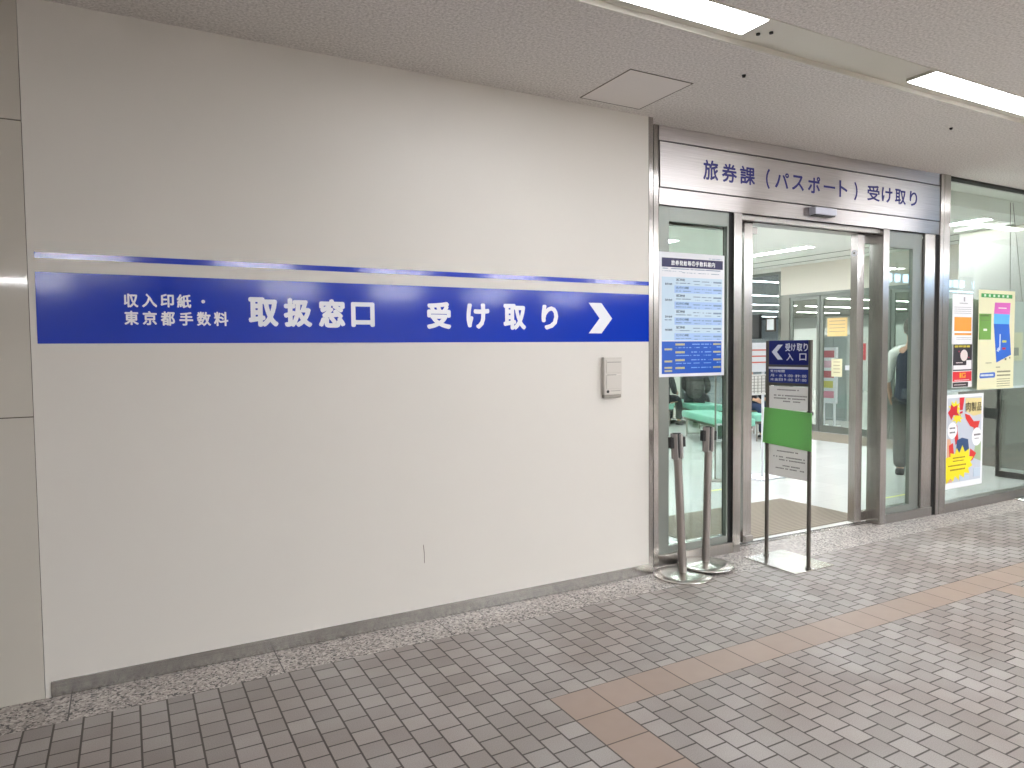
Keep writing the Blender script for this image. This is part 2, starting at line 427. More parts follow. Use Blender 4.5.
# front glazing pillar
bay(lambda b: (b.box(3.272, 3.316, -.016, .12, 0, H, .002), b.box(3.320, 3.408, -.016, .12, 0, H, .002), b.box(3.314, 3.322, -.008, .1, 0, H)), 'corner_post', M['ssv'])
bay(lambda b: b.box(3.240, 3.272, .004, .12, .0, 2.476), 'jamb_gap', M['rubber'])
# posts
bay(lambda b: b.box(.866, .94, .0, .09, 0, 2.476, .002), 'post', M['ssv'])
bay(lambda b: b.box(2.522, 2.596, -.005, .125, 0, 2.476, .002), 'post', M['ssv'])
bay(lambda b: b.box(.833, .868, .02, .08, 0, 2.476), 'post_gap', M['rubber'])
# operator rail under header
bay(lambda b: (b.box(.955, 2.555, .03, .06, 2.438, 2.476), b.box(.955, 2.555, .10, .22, 2.44, 2.476)), 'door_rail', M['ssd'])
bay(lambda b: (b.box(.96, 2.55, .085, .10, -.001, .004), b.box(.96, 2.55, .115, .13, -.001, .004)), 'threshold_track', M['ssv'])
bay(lambda b: b.box(.955, 2.56, .13, .15, -.001, .003), 'threshold_slot', M['dark'])

# fixed sidelights = windows
def frame_glass(root, u0, u1, z0, z1, d0, d1, st, top, bot, mfr, gl=M['glass'], st_r=None):
    st_r = st if st_r is None else st_r
    b = MB()
    b.box(u0, u0+st, d0, d1, z0, z1, .0015); b.box(u1-st_r, u1, d0, d1, z0, z1, .0015)
    b.box(u0+st, u1-st_r, d0, d1, z1-top, z1, .0015); b.box(u0+st, u1-st_r, d0, d1, z0, z0+bot, .0015)
    b.build('frame', mfr, root)
    b = MB(); dm = (d0+d1)/2; b.box(u0+st, u1-st_r, dm-.004, dm+.004, z0+bot, z1-top); b.build('pane', gl, root)
wl = empty('window_1', mw=BM); struct(wl, 'narrow fixed glass sidelight left of the entrance')
frame_glass(wl, .196, .832, .075, 2.474, .02, .055, .088, .10, .05, M['alu'], st_r=.014)
b = MB(); b.box(.18, .868, .0, .075, 0, .075, .002); b.build('sill', M['ssd'], wl)
wr = empty('window_2', mw=BM); struct(wr, 'narrow fixed glass sidelight right of the entrance')
frame_glass(wr, 2.60, 3.09, .075, 2.474, .03, .065, .03, .14, .05, M['alu'], st_r=.13)
b = MB(); b.box(2.596, 3.240, .0, .08, 0, .075, .002); b.build('sill', M['ssd'], wr)
b = MB(); b.box(3.095, 3.240, .008, .03, .075, 2.474); b.build('return_panel', M['ssv'], wr)

# sliding leaves
def leaf(name, u0, u1, label):
    r = empty(name, mw=BM @ Matrix.Translation((u0, .14, 0)))
    w_ = u1-u0
    b = MB()
    s0 = .085
    b.box(0, s0, -.04, .025, .02, 2.45, .002); b.box(w_-s0, w_, -.04, .025, .02, 2.45, .002)
    b.box(s0, w_-s0, -.02, .02, 2.37, 2.45, .002); b.box(s0, w_-s0, -.02, .02, .02, .10, .002)
    b.build('frame', M['ssv'], r)
    b = MB(); b.box(s0, w_-s0, -.004, .004, .10, 2.37); b.build('pane', M['glass'], r)
    tag(r, label, 'sliding door', 'automatic door leaves')
    return r
l1 = leaf('sliding_door', .20, 1.152, 'left glass leaf of the sliding door, parked behind the sidelight with the price poster')
l2 = leaf('sliding_door', 2.34, 3.25, 'right glass leaf of the sliding door, parked behind the right-hand sidelight')
b = MB(); b.box(.87, .95, -.065, -.038, .03, .075, .004); b.build('guide_bracket', M['ssd'], l1)
b = MB(); b.box(.87, 1.01, -.03, .01, 2.36, 2.41, .003); b.build('hanger_bracket', M['ssd'], l1)
b = MB(); b.cyl((0, -.01, 2.28), (-.004, -.01, 2.28), .026, n=24); b.build('round_sticker', M['sheet'], l2)
b = MB(); b.cyl((-.0038, -.01, 2.28), (-.0052, -.01, 2.28), .008, n=16); b.build('sticker_dot', M['polegrey'], l2)

# header sign plate
hs = empty('header_sign', mw=BM)
tag(hs, 'long brushed steel sign plate over the entrance with violet-blue Japanese lettering', 'sign')
b = MB(); b.box(.184, 3.266, -.008, .012, 2.592, 2.892, .0015); b.build('plate', M['ss'], hs)
HEAD = [('旅',0.562,2.676,0.701,2.815),('券',0.735,2.677,0.879,2.810),('課',0.907,2.680,1.056,2.811),('（',1.165,2.670,1.205,2.816),('パ',1.258,2.688,1.404,2.804),('ス',1.436,2.688,1.565,2.800),('ポ',1.609,2.682,1.744,2.812),('ー',1.784,2.738,1.914,2.755),('ト',1.963,2.682,2.058,2.812),('）',2.140,2.672,2.180,2.817),('受',2.298,2.686,2.454,2.811),('け',2.478,2.688,2.617,2.810),('取',2.649,2.687,2.792,2.812),('り',2.842,2.688,2.945,2.812)]
letters(HEAD, lambda a, c: (a, -.0095, c), 'lettering', M['violet'], hs, .028)
# motion sensor
sn = empty('door_sensor', mw=BM); tag(sn, 'small silver motion sensor box on the header below the sign plate', 'sensor')
b = MB(); b.box(1.63, 1.87, -.065, -.004, 2.515, 2.572, .006); b.build('housing', mat('silver_sensor', '#b9bac4', .35, .3), sn)
b = MB(); b.box(1.64, 1.86, -.058, -.01, 2.508, 2.516, .002); b.build('lens', M['black'], sn)

# ---- blue direction band on the wall
bs = empty('wall_sign', (0, 0, 0)); tag(bs, 'long blue band sign across the white wall with white Japanese lettering and arrow', 'sign')
b = MB(); b.box(-.328, 3.012, -.0015, -.0002, 1.549, 1.856); b.build('band', M['blue'], bs)
b = MB(); b.box(-.328, 3.012, -.0015, -.0002, 1.914, 1.940); b.build('stripe', M['blue'], bs)
BAND = [('収',0.001,1.711,0.059,1.773),('入',0.073,1.713,0.135,1.775),('印',0.149,1.714,0.205,1.776),('紙',0.217,1.712,0.278,1.776),('・',0.321,1.736,0.338,1.753),('東',0.001,1.632,0.058,1.696),('京',0.074,1.632,0.132,1.696),('都',0.148,1.630,0.207,1.696),('手',0.225,1.631,0.284,1.694),('数',0.300,1.630,0.361,1.697),('料',0.374,1.630,0.438,1.698)]
BIG = [('取',0.530,1.628,0.671,1.772),('扱',0.696,1.628,0.836,1.772),('窓',0.868,1.626,1.005,1.772),('口',1.036,1.631,1.162,1.760),('受',1.456,1.623,1.603,1.773),('け',1.697,1.625,1.842,1.770),('取',1.933,1.621,2.085,1.772),('り',2.192,1.623,2.310,1.772)]
letters(BAND, lambda a, c: (a, -.0022, c), 'small_lettering', M['white_vinyl'], bs, .035)
letters(BIG, lambda a, c: (a, -.0022, c), 'large_lettering', M['white_vinyl'], bs, .05)
b = MB(); b.prism([(2.535, 1.792), (2.632, 1.792), (2.715, 1.696), (2.632, 1.602), (2.535, 1.602), (2.618, 1.696)], lambda a, c, t: (a, -.0015-t, c), .001); b.build('arrow', M['white_vinyl'], bs)

# intercom box
ic = empty('intercom_box', (2.701, 0, 1.33)); tag(ic, 'small ivory plastic control box mounted on the white wall below the blue band', 'wall box')
b = MB(); b.box(-.07, .07, -.032, 0, -.115, .122, .004); b.build('housing', M['grey_box'], ic)
b = MB(); b.box(-.056, .062, -.036, -.031, .022, .105, .002); b.box(-.056, .062, -.036, -.031, -.078, .012, .002); b.build('cover_plate', M['grey_box'], ic)
b = MB(); b.box(-.05, .055, -.0368, -.035, .088, .092); b.box(-.05, .02, -.0368, -.035, .008, .012); b.box(-.02, .055, -.0335, -.0315, -.093, -.090); b.build('slot', mat('slot_grey', '#8d8880', .6), ic)
b = MB(); b.cyl((-.043, -.031, -.095), (-.043, -.036, -.095), .009, n=16); b.build('button', M['black'], ic)
b = MB(); b.box(-.066, .068, -.026, 0, -.135, -.115, .004); b.build('bottom_lip', mat('lip_grey', '#9c978d', .5), ic)
# scuff on wall
b = MB(); b.tube([(1.416, -.0006, .428), (1.421, -.0006, .38), (1.421, -.0006, .325)], .0018, 6); tag(b.build('scuff_mark', mat('scuff', '#8a7b72', .8)), 'thin dark vertical scuff low on the white wall', 'scuff')

# ceiling hatch, anchors, lamps
hx0, hx1, hy0, hy1 = 2.418, 2.866, -.568, -.088
b = MB()
for q in ((hx0, hx1, hy0, hy0+.006), (hx0, hx1, hy1-.006, hy1), (hx0, hx0+.006, hy0+.006, hy1-.006), (hx1-.006, hx1, hy0+.006, hy1-.006)): b.box(*q, H-.003, H)
ht = empty('ceiling_hatch', (0, 0, 0)); tag(ht, 'square access hatch set flush in the speckled ceiling near the entrance', 'hatch')
b.build('frame', mat('hatch_rim', '#6f6960', .6), ht)
b = MB(); b.box(hx0+.006, hx1-.006, hy0+.006, hy1-.006, H-.002, H); b.build('panel', M['hatch'], ht)
b = MB(); b.cyl((0, 0, 0), (0, 0, -.012), .012, .008, n=12); an = b.build('ceiling_anchor', M['dark']); an.location = (3.03, -.785, H)
tag(an, 'small dark anchor plug in the ceiling beside the access hatch', 'anchor plug', 'ceiling anchor plugs')
a2 = an.copy(); C.objects.link(a2); a2.location = (5.03, -.77, H); a2['label'] = 'small dark anchor plug in the ceiling near the right-hand lamp'

lampmesh = None
def lamp(x0, y, label, m=M['lamp'], alongx=True, z=H, L=1.24, name='ceiling_lamp', group='corridor ceiling lamps', proto=[None]):
    if proto[0] is None or proto[0][1] != (m.name, L):
        r = empty(name)
        b = MB(); b.box(0, L, -.082, .082, .0, .002); b.build('diffuser', m, r)
        b = MB(); b.box(-.006, L+.006, -.088, .088, .002, .032); b.build('housing', M['white_steel'], r)
        proto[0] = (r, (m.name, L))
    else: r = copy_tree(proto[0][0])
    r.location = (x0, y, z); r.rotation_euler = (0, 0, 0 if alongx else PI/2)
    tag(r, label, 'ceiling light', group); return r
lamp(1.395, -1.22, 'bright flat LED lamp in the ceiling channel above the access hatch', z=H+.001)
lamp(3.95, -1.22, 'bright flat LED lamp in the ceiling channel, right-hand of the two', z=H+.001)
for i in range(3): lamp(6.50+i*2.55, -1.22, 'LED lamp farther along the ceiling channel past the office window', z=H+.001)
# lamps over the rest of the concourse
for yy, xs_ in ((-4.9, (3.95, 6.5, 9.05, 11.6)), (-9.2, (-1.15, 1.4, 3.95, 6.5, 9.05)), (-13.5, (-2.2, 2.9, 5.45, 8.0, 10.55))):
    for x_ in xs_: lamp(x_, yy, 'ceiling lamp over the open concourse behind the viewer', m=M['lamp_c'], z=H-.014, group='concourse ceiling lamps')
# small screws at the channel end plate
b = MB(); b.cyl((2.735, -1.15, H+.022), (2.735, -1.15, H+.014), .010, n=10); b.cyl((2.78, -1.19, H+.022), (2.78, -1.19, H+.014), .010, n=10)
tag(b.build('channel_screws', M['dark']), 'two dark screw heads in the lighting channel next to the hatch-side lamp', 'screw')

# ================================================================== THINGS OUTSIDE
def stanchion(loc, tilt, label, pole_tilt=0.):
    r = empty('stanchion', loc); r.rotation_euler = tilt
    b = MB(); b.lathe([(0, 0), (.188, 0), (.19, .004), (.188, .009), (.12, .014), (.045, .020), (.033, .026), (0, .026)], n=56); b.build('base', M['disc'], r)
    b = MB(); b.lathe([(0, -.0008), (.185, -.0008), (.185, .0), (0, .0)], n=56); b.build('base_pad', M['rubber'], r)
    pt = Matrix.Rotation(pole_tilt, 4, 'Y')
    def pb(fn, n, m):
        b = MB(); fn(b); o = b.build(n, m, r); o.matrix_local = pt; return o
    pb(lambda b: b.cyl((0, 0, .02), (0, 0, .80), .026, n=28), 'pole', M['pole'])
    pb(lambda b: (b.lathe([(.024, .775), (.027, .80), (.028, .82), (.028, .95), (.026, .955), (0, .955)], n=4*8)), 'head', M['black'])
    def ribs(b):
        for k in range(4):
            m = Matrix.Rotation(k*PI/2 + .45, 4, 'Z')
            b.box(.012, .035, -.0145, .0145, .785, .948, .003, m=m)
    pb(ribs, 'head_ribs', M['rib'])
    for k in (0, 1):
        m = Matrix.Rotation(k*PI - .15, 4, 'Z')
        pb(lambda b: b.box(.030, .056, -.014, .014, .86, .925, .003, m=m), 'belt_clip', M['black'])
    tag(r, label, 'stanchion', 'belt barrier stanchions')
    return r
stanchion((3.190, -.135, .001), (0, 0, 0), 'steel belt barrier post leaning left, nearest the white wall end', -math.radians(3.4))
stanchion((3.448, -.075, .0155), (0, math.radians(1.6), 0), 'steel belt barrier post standing right of its twin, base overlapping it', 0)
stanchion((7.72, -.10, .001), (0, 0, 0), 'polished round barrier base on the granite, cut off by the right frame edge')

# direction sign stand, plane x = 4.0 facing the corridor's left
st = empty('direction_sign_stand', (4.0, 0, 0)); tag(st, 'two-post metal sign stand before the doorway with navy panel and green sheet', 'sign stand')
b = MB(); b.box(-.165, .225, -.50, -.06, .001, .008, .002); b.build('base_plate', M['plate'], st)
for y_ in (-.113, -.468):
    b = MB(); b.cyl((0, y_, .008), (0, y_, 1.55), .0135, n=20); b.cyl((0, y_, .008), (0, y_, .016), .02, n=20); b.build('post', M['polegrey'], st)
b = MB(); b.box(-.004, .008, -.455, -.126, 1.384, 1.551, .001); b.build('upper_panel', M['navy'], st)
b = MB(); b.box(-.004, .006, -.455, -.126, 1.368, 1.384); b.build('panel_gap', M['polegrey'], st)
b = MB(); b.box(-.007, .006, -.455, -.126, 1.353, 1.368); b.build('white_rail', M['white_vinyl'], st)
b = MB(); b.box(-.004, .008, -.455, -.126, 1.258, 1.353, .001); b.build('lower_panel', M['navy2'], st)
b = MB(); b.box(-.003, .006, -.455, -.126, 1.238, 1.258); b.build('cross_bar', M['polegrey'], st)
STAND = [('受',0.279,1.476,0.322,1.531),('け',0.329,1.478,0.365,1.527),('取',0.374,1.476,0.419,1.529),('り',0.429,1.476,0.463,1.529),('入',0.290,1.412,0.347,1.463),('口',0.396,1.413,0.452,1.461)]
sf = lambda a, c: (-.0055, -(a-.012), c)
letters(STAND, sf, 'lettering', M['lavender'], st, .03, dv=(-.00008, 0, 0))
b = MB(); b.prism([(0.163, 1.472), (0.216, 1.522), (0.257, 1.522), (0.207, 1.472), (0.257, 1.418), (0.216, 1.418)], lambda a, c, t: (-.004-t, -(a-.012), c), .0015); b.build('arrow', M['lavender'], st)
it = line_items('受付時間', .150, .278, 1.329, 1.347) + line_items('月・水', .150, .262, 1.298, 1.317) + line_items('9:00～19:00', .27, .455, 1.298, 1.317) + line_items('木金日', .150, .262, 1.270, 1.289) + line_items('9:00～17:00', .27, .455, 1.270, 1.289)
letters(it, sf, 'hours_lettering', M['lavender'], st, .05, dv=(-.00008, 0, 0))
for z0, z1, nm in ((1.07, 1.232, 'upper_sheet'), (.60, .83, 'lower_sheet')):
    b = MB(); b.box(-.001, .001, -.455, -.128, z0, z1); b.build(nm, M['paper'], st)
gsh = MB(); gsh.prism([(-.100, 1.080), (-.497, 1.065), (-.495, .806), (-.086, .826)], lambda a, c, t: (-.0165-t, a, c), .0015); g_ = gsh.build('green_sheet', M['greenpaper'], st)
g_['label'] = 'green paper sheet'
it = []
b = MB()
for z_, a0, a1 in ((1.205, .20, .38), (1.165, .17, .45), (1.145, .17, .45), (1.125, .25, .42), (.775, .2, .38), (.735, .17, .44), (.715, .22, .44), (.675, .25, .42), (.655, .19, .44)):
    n_ = int((a1-a0)/.012)
    for i in range(n_):
        if random.random() < .82: b.box(-.0022, -.001, -(a0+i*.012+.009), -(a0+i*.012), z_, z_+.008)
b.build('small_print', mat('grey_ink', '#8f8a88', .7), st)
for y_ in (-.113, -.468):
    b = MB(); b.cyl((-.017, y_, 1.06), (.017, y_, 1.06), .016, n=14); b.build('clamp', M['black'], st)

# price poster on sidelight
pp = empty('price_poster', mw=BM); tag(pp, 'tall blue and white passport fee table poster taped to the narrow sidelight', 'poster')
PU0, PU1, PZ0, PZ1 = .196, .788, 1.307, 2.163
pd = .016
b = MB(); b.box(PU0, PU1, pd, pd+.002, PZ0, PZ1); b.build('sheet', M['sheet'], pp)
def pbx(b, u0, u1, z0, z1, k=1): b.box(u0, u1, pd-.0006*k, pd, z0, z1)
zp = lambda y: PZ1 - (y-50)/(655-50)*(PZ1-PZ0)       # from the poster's own proportions
up = lambda x: PU0 + (x-92)/(408-92)*(PU1-PU0)
b = MB(); pbx(b, up(104), up(399), zp(122), zp(78)); b.build('title_bar', mat('title_navy', '#1c1850', .4), pp)
b = MB(); pbx(b, up(104), up(397), zp(478), zp(170)); b.build('table', mat('pale_blue_print', '#c6dcec', .5), pp)
b = MB()
for y_ in (210, 288, 365, 442): pbx(b, up(163), up(396), zp(y_+36), zp(y_), 2)
b.build('row_stripe', mat('row_blue_print', '#a9c8f0', .5), pp)
b = MB(); pbx(b, up(104), up(394), zp(640), zp(482)); b.build('blue_table', mat('strong_blue_print', '#0f56bf', .4), pp)
pf = lambda a, c: (a, pd-.0016, c)
letters(line_items('旅券発給等の手数料案内', up(146), up(360), zp(113), zp(88), .1), pf, 'title_lettering', M['sheet'], pp, .03)
ink = mat('navy_ink', '#2c4160', .6)
pale = mat('pale_ink', '#d7d9c0', .6)
it = []
for k in range(8):
    y_ = 176+k*38.6
    it += line_items('窓口申請' if k % 2 == 0 else 'オンライン申請', up(170), up(212 if k % 2 == 0 else 230), zp(y_+12), zp(y_), .1)
for y_, t_ in ((199, '10年旅券'), (276, '5年旅券'), (357, '5年旅券'), (421, '残存期間')): it += line_items(t_, up(118), up(152), zp(y_+10), zp(y_), .05)
letters(it, pf, 'row_lettering', ink, pp, .02)
def dashes(b, x0, x1, y0, h, dens=.85, st_=5):
    x = x0
    while x < x1:
        w_ = random.uniform(2, st_)
        if random.random() < dens: pbx(b, up(x), up(min(x+w_, x1)), zp(y0+h), zp(y0), 2.5)
        x += w_+1
b = MB()
for k in range(8):
    y_ = 176+k*38.6
    dashes(b, 170, 243, y_+20, 4); dashes(b, 253, 287, y_+8, 4); dashes(b, 295, 342, y_+9, 4); dashes(b, 352, 392, y_+8, 8, 1); dashes(b, 258, 284, y_+24, 3); dashes(b, 310, 342, y_+24, 3); dashes(b, 372, 388, y_+24, 4)
dashes(b, 108, 390, 127, 4); dashes(b, 108, 200, 140, 3, .6); dashes(b, 200, 380, 145, 3, .6); dashes(b, 330, 396, 70, 3); dashes(b, 118, 150, 375, 5)
b.build('small_print', mat('grey_blue_ink', '#7d93ad', .6), pp)
b = MB()
for k in range(4):
    y_ = 492+k*38.6
    dashes(b, 168, 212, y_, 10, 1); dashes(b, 352, 390, y_, 9, 1)
for y_ in (516, 575, 606, 622): dashes(b, 117, 152, y_, 9, 1)
b.build('yellow_print', mat('yellow_ink', '#c9c68c', .6), pp)
b = MB()
for k in range(4):
    y_ = 492+k*38.6
    dashes(b, 244, 285, y_+2, 5, .8); dashes(b, 292, 342, y_+2, 5, .8)
    if k < 3: dashes(b, 170, 243, y_+19, 4); dashes(b, 255, 285, y_+19, 4, .8); dashes(b, 305, 342, y_+19, 4); dashes(b, 370, 390, y_+16, 6)
b.build('white_print', mat('light_ink', '#86b4ee', .6), pp)

# ================================================================== RIGHT GLAZING
gw = empty('window_3'); struct(gw, 'large office window right of the entrance')
GX = 6.40
b = MB(); b.box(GX, 15, .045, .057, .085, 2.985); b.build('pane', M['glass'], gw)
b = MB(); b.box(GX, 15, .0, .10, 0, .085, .003); b.build('sill', M['ssd'], gw)
b = MB(); b.box(GX, 15, .02, .09, 2.982, 3.0); b.build('head_channel', M['dark'], gw)
b = MB(); b.box(9.9, 9.94, .03, .08, .08, 2.98); b.build('mullion', M['ssd'], gw)

# display board behind the glass with notices
db = empty('display_board', (6.9, .12, 0)); tag(db, 'pale acrylic display board hung behind the office window carrying the notices', 'display board')
b = MB(); b.box(-.27, 1.12, .01, .018, 1.09, 1.94, .002); b.build('board', mat('pale_acrylic', '#c9cfca', .2), db)
b = MB(); b.box(-.30, 1.12, -.012, .02, 1.075, 1.098, .003); b.build('ledge', M['white_vinyl'], db)
b = MB(); b.tube([(.79, .015, 1.93), (.752, .015, H-.1)], .003, 6); b.build('cord', M['polegrey'], db)
b = MB(); b.tube([(1.02, .015, 1.93), (.80, .015, H-.1)], .003, 6); b.build('cord', M['polegrey'], db)

def sheetposter(name, x0, x1, z0, z1, label, col='#e6e6e4', y=.037, mm=None):
    r = empty(name, (x0, y, z0)); tag(r, label, 'poster')
    b = MB(); b.box(0, x1-x0, 0, .002, 0, z1-z0); b.build('sheet', mm or mat(name+'_paper', col, .5), r)
    def add(pname, rects, c, k=1, polys=()):
        b = MB()
        for a0, a1, c0, c1 in rects: b.box(a0-x0, a1-x0, -.0008*k, 0, c0-z0, c1-z0)
        for pl in polys: b.prism([(p[0]-x0, p[1]-z0) for p in pl], lambda a, c_, t: (a, -.0008*k+t, c_), .0004)
        return b.build(pname, mat(pname+'_'+name, c, .5), r)
    def text(items, c, k=3, off=.02, n='lettering'):
        return letters(items, lambda a, c_: (a-x0, -.0008*k-.0006, c_-z0), n, mat(n+'_'+name, c, .5), r, off)
    return r, add, text
def disc_pts(cx, cz, rx, rz, n=24): return [(cx+rx*math.cos(2*PI*i/n), cz+rz*math.sin(2*PI*i/n)) for i in range(n)]
def star_pts(cx, cz, rx, rz, n, inner=.72, ph=0): 
    return [(cx+(rx if i % 2 == 0 else rx*inner)*math.cos(PI*i/n+ph), cz+(rz if i % 2 == 0 else rz*inner)*math.sin(PI*i/n+ph)) for i in range(2*n)]

r, add, text = sheetposter('orange_notice', 6.53, 6.855, 1.517, 1.972, 'white notice with an orange block, upper left on the office window', '#e4e4e6')
add('orange_block', [(6.562, 6.836, 1.635, 1.763), (6.567, 6.837, 1.599, 1.618)], '#e39a3a')
rows = [(6.64+i*.012, 6.649+i*.012, 1.885, 1.892) for i in range(11)] + [(6.56+i*.013, 6.57+i*.013, 1.85-j*.018, 1.854-j*.018) for i in range(21) for j in range(4)]
rows += [(6.6+i*.013, 6.61+i*.013, 1.575-j*.015, 1.579-j*.015) for i in range(18) for j in range(2)] + [(6.705, 6.725, 1.905, 1.945)]
add('small_print', rows, '#9a9a9e')
r, add, text = sheetposter('black_red_notice', 6.545, 6.862, 1.123, 1.514, 'black and red recruitment notice below the orange-block notice', '#e2e0e0')
add('black_field', [(6.552, 6.854, 1.275, 1.514)], '#262228')
add('yellow_title', [(6.575, 6.63, 1.487, 1.506), (6.64, 6.70, 1.489, 1.506), (6.71, 6.755, 1.487, 1.506), (6.765, 6.815, 1.487, 1.506)], '#b5a52c', 2)
add('white_field', [(6.557, 6.845, 1.286, 1.325), (6.765, 6.845, 1.325, 1.37)], '#e2dfdf', 2)
add('round_seal', [], '#dccfca', 2, [disc_pts(6.725, 1.415, .058, .052)])
add('red_field', [(6.552, 6.854, 1.178, 1.268)], '#cf2230')
add('black_footer', [(6.555, 6.80, 1.127, 1.170)], '#332c2c')
add('yellow_mark', [(6.66, 6.69, 1.21, 1.255), (6.70, 6.755, 1.245, 1.256), (6.70, 6.712, 1.21, 1.245), (6.72, 6.755, 1.21, 1.222), (6.742, 6.755, 1.222, 1.238)], '#f0a020', 2)
add('white_print', [(6.58+i*.014, 6.59+i*.014, 1.186, 1.193) for i in range(17)] + [(6.6+i*.012, 6.609+i*.012, 1.345, 1.352) for i in range(9)] + [(6.575+i*.012, 6.584+i*.012, 1.145, 1.15) for i in range(16)], '#e8d8d8', 2)
add('red_spots', [(6.635, 6.65, 1.445, 1.457), (6.66, 6.67, 1.43, 1.437), (6.79, 6.81, 1.39, 1.40)], '#b03050', 3)

r, add, text = sheetposter('map_notice', 6.945, 7.572, 1.09, 2.022, 'large cream map notice with green, pink and blue blocks on the office window', '#dcd9b4', .034)
add('green_header', [(6.985, 7.52, 1.952, 1.988)], '#3c9a4c')
add('header_marks', [(7.03+i*.078, 7.062+i*.078, 1.959, 1.981) for i in range(6)], '#cfe4cc', 2)
add('pink_block', [], '#d162b4', 1, [[(7.218, 1.908), (7.492, 1.910), (7.482, 1.799), (7.205, 1.803)]])
add('sky_block', [], '#5bb0ee', 1, [[(7.205, 1.803), (7.482, 1.799), (7.476, 1.705), (7.205, 1.707)]])
add('blue_block', [], '#2763c4', 1, [[(7.205, 1.707), (7.476, 1.705), (7.522, 1.412), (7.263, 1.340)]])
add('green_block', [(6.956, 7.16, 1.558, 1.80)], '#6f9f48')
add('route_line', [(7.31, 7.325, 1.47, 1.61), (7.275, 7.325, 1.455, 1.475)], '#d6e2f2', 2, [[(7.262, 1.45), (7.30, 1.49), (7.30, 1.44)]])
add('yellow_spot', [(7.36, 7.43, 1.53, 1.55)], '#b9c048', 2)
add('red_spot', [(7.36, 7.42, 1.462, 1.482)], '#c02a3c', 2)
add('pill', [], '#3c68c0', 1, [[(6.98, 1.215), (6.99, 1.245), (7.235, 1.250), (7.248, 1.235), (7.248, 1.212), (7.235, 1.198), (6.99, 1.196)]])
add('dark_print', [(6.98+i*.02, 6.995+i*.02, 1.775, 1.787) for i in range(7)] + [(6.985+i*.016, 6.997+i*.016, 1.735, 1.741) for i in range(9)] + [(7.28+i*.02, 7.295+i*.02, 1.245, 1.26) for i in range(12)] + [(7.28+i*.02, 7.295+i*.02, 1.21, 1.224) for i in range(12)] + [(7.28+i*.018, 7.292+i*.018, 1.178-j*.022, 1.185-j*.022) for i in range(13) for j in range(4)] + [(7.08+i*.015, 7.09+i*.015, 1.335, 1.342) for i in range(7)] + [(7.26+i*.015, 7.27+i*.015, 1.292, 1.30) for i in range(5)] + [(7.41, 7.44, 1.36, 1.38), (7.49, 7.51, 1.375, 1.39)], '#6b6c52', 1)
add('white_marks', [(7.03, 7.09, 1.64, 1.66), (7.28, 7.42, 1.853, 1.862)] + [(7.0+i*.022, 7.015+i*.022, 1.215, 1.232) for i in range(10)], '#dfe8d6', 2)

r, add, text = sheetposter('cream_notice', 7.62, 7.87, 1.35, 1.63, 'small cream notice at the far right of the display board', '#d3cfae', .10)
add('grey_photo', [(7.66, 7.80, 1.40, 1.48)], '#8e8e82')

MX0, MX1, MZ0, MZ1 = 6.484, 7.091, .202, 1.059
r, add, text = sheetposter('comic_poster', MX0, MX1, MZ0, MZ1, 'colourful comic style poster with yellow starburst taped low on the office window', '#e0e2e4', .035)
add('sky_field', [(6.51, 7.06, .255, 1.03)], '#bcc2cc')
add('peach_field', [], '#d8a98a', 2, [[(6.51, .26), (6.51, .66), (6.56, .66), (6.62, .45), (6.60, .26)]])
add('green_field', [], '#9db08a', 2, [[(7.06, .62), (7.06, .42), (6.93, .46), (6.98, .62)]])
add('cream_field', [], '#d9c98e', 2, [[(6.79, 1.022), (7.057, 1.015), (7.057, .865), (6.93, .85), (6.80, .90)]])
add('yellow_burst', [], '#e6d526', 3, [star_pts(6.62, .93, .11, .085, 9, .55), star_pts(6.665, .84, .10, .05, 7, .5)])
add('red_flash', [], '#cc2230', 4, [[(6.51, .90), (6.55, .93), (6.56, .975), (6.60, .95), (6.66, .965), (6.655, .90), (6.69, .865), (6.60, .875), (6.565, .83), (6.545, .86)], [(6.69, 1.03), (6.77, 1.03), (6.745, .915), (6.70, .915)], [(6.70, .90), (6.745, .905), (6.745, .885), (6.70, .88)]])
add('red_ribbon', [], '#cf2f2a', 4, [[(6.78, .88), (6.86, .86), (6.93, .80), (7.03, .80), (6.99, .70), (7.0, .65), (6.93, .65), (6.93, .74), (6.87, .76), (6.80, .83)], [(6.60, .78), (6.66, .78), (6.69, .62), (6.64, .60)], [(6.535, .60), (6.60, .62), (6.62, .50), (6.68, .44), (6.60, .42), (6.55, .50)], [(6.88, .55), (6.98, .50), (6.92, .44), (6.86, .42)]])
add('navy_shape', [], '#2c4a72', 5, [[(6.66, .64), (6.74, .66), (6.84, .64), (6.86, .54), (6.83, .40), (6.67, .40), (6.65, .54)]])
add('yellow_starburst', [], '#ead71e', 6, [[(6.49, .49), (6.56, .495), (6.56, .53), (6.63, .515), (6.66, .57), (6.70, .52), (6.75, .59), (6.79, .525), (6.86, .55), (6.86, .48), (6.93, .47), (6.88, .43), (6.92, .39), (6.85, .37), (6.87, .32), (6.79, .335), (6.78, .285), (6.71, .325), (6.70, .27), (6.64, .315), (6.61, .265), (6.57, .30), (6.50, .25)]])
add('speech_bubble', [], '#e9e9ea', 7, [disc_pts(6.583, .735, .075, .075), disc_pts(6.98, .655, .082, .085)])
text([('肉', 6.79, .895, 6.87, .985), ('製', 6.885, .895, 6.965, .98), ('品', 6.98, .895, 7.05, .975)], '#1d1a1a', 5, .006)
r.location.x -= .03
add('bubble_print', [(6.54+i*.022, 6.556+i*.022, .75, .764) for i in range(4)] + [(6.54+i*.022, 6.556+i*.022, .71, .724) for i in range(4)] + [(6.935+i*.022, 6.951+i*.022, .665, .682) for i in range(5)] + [(6.945+i*.018, 6.957+i*.018, .635, .642) for i in range(4)], '#34343a', 8)
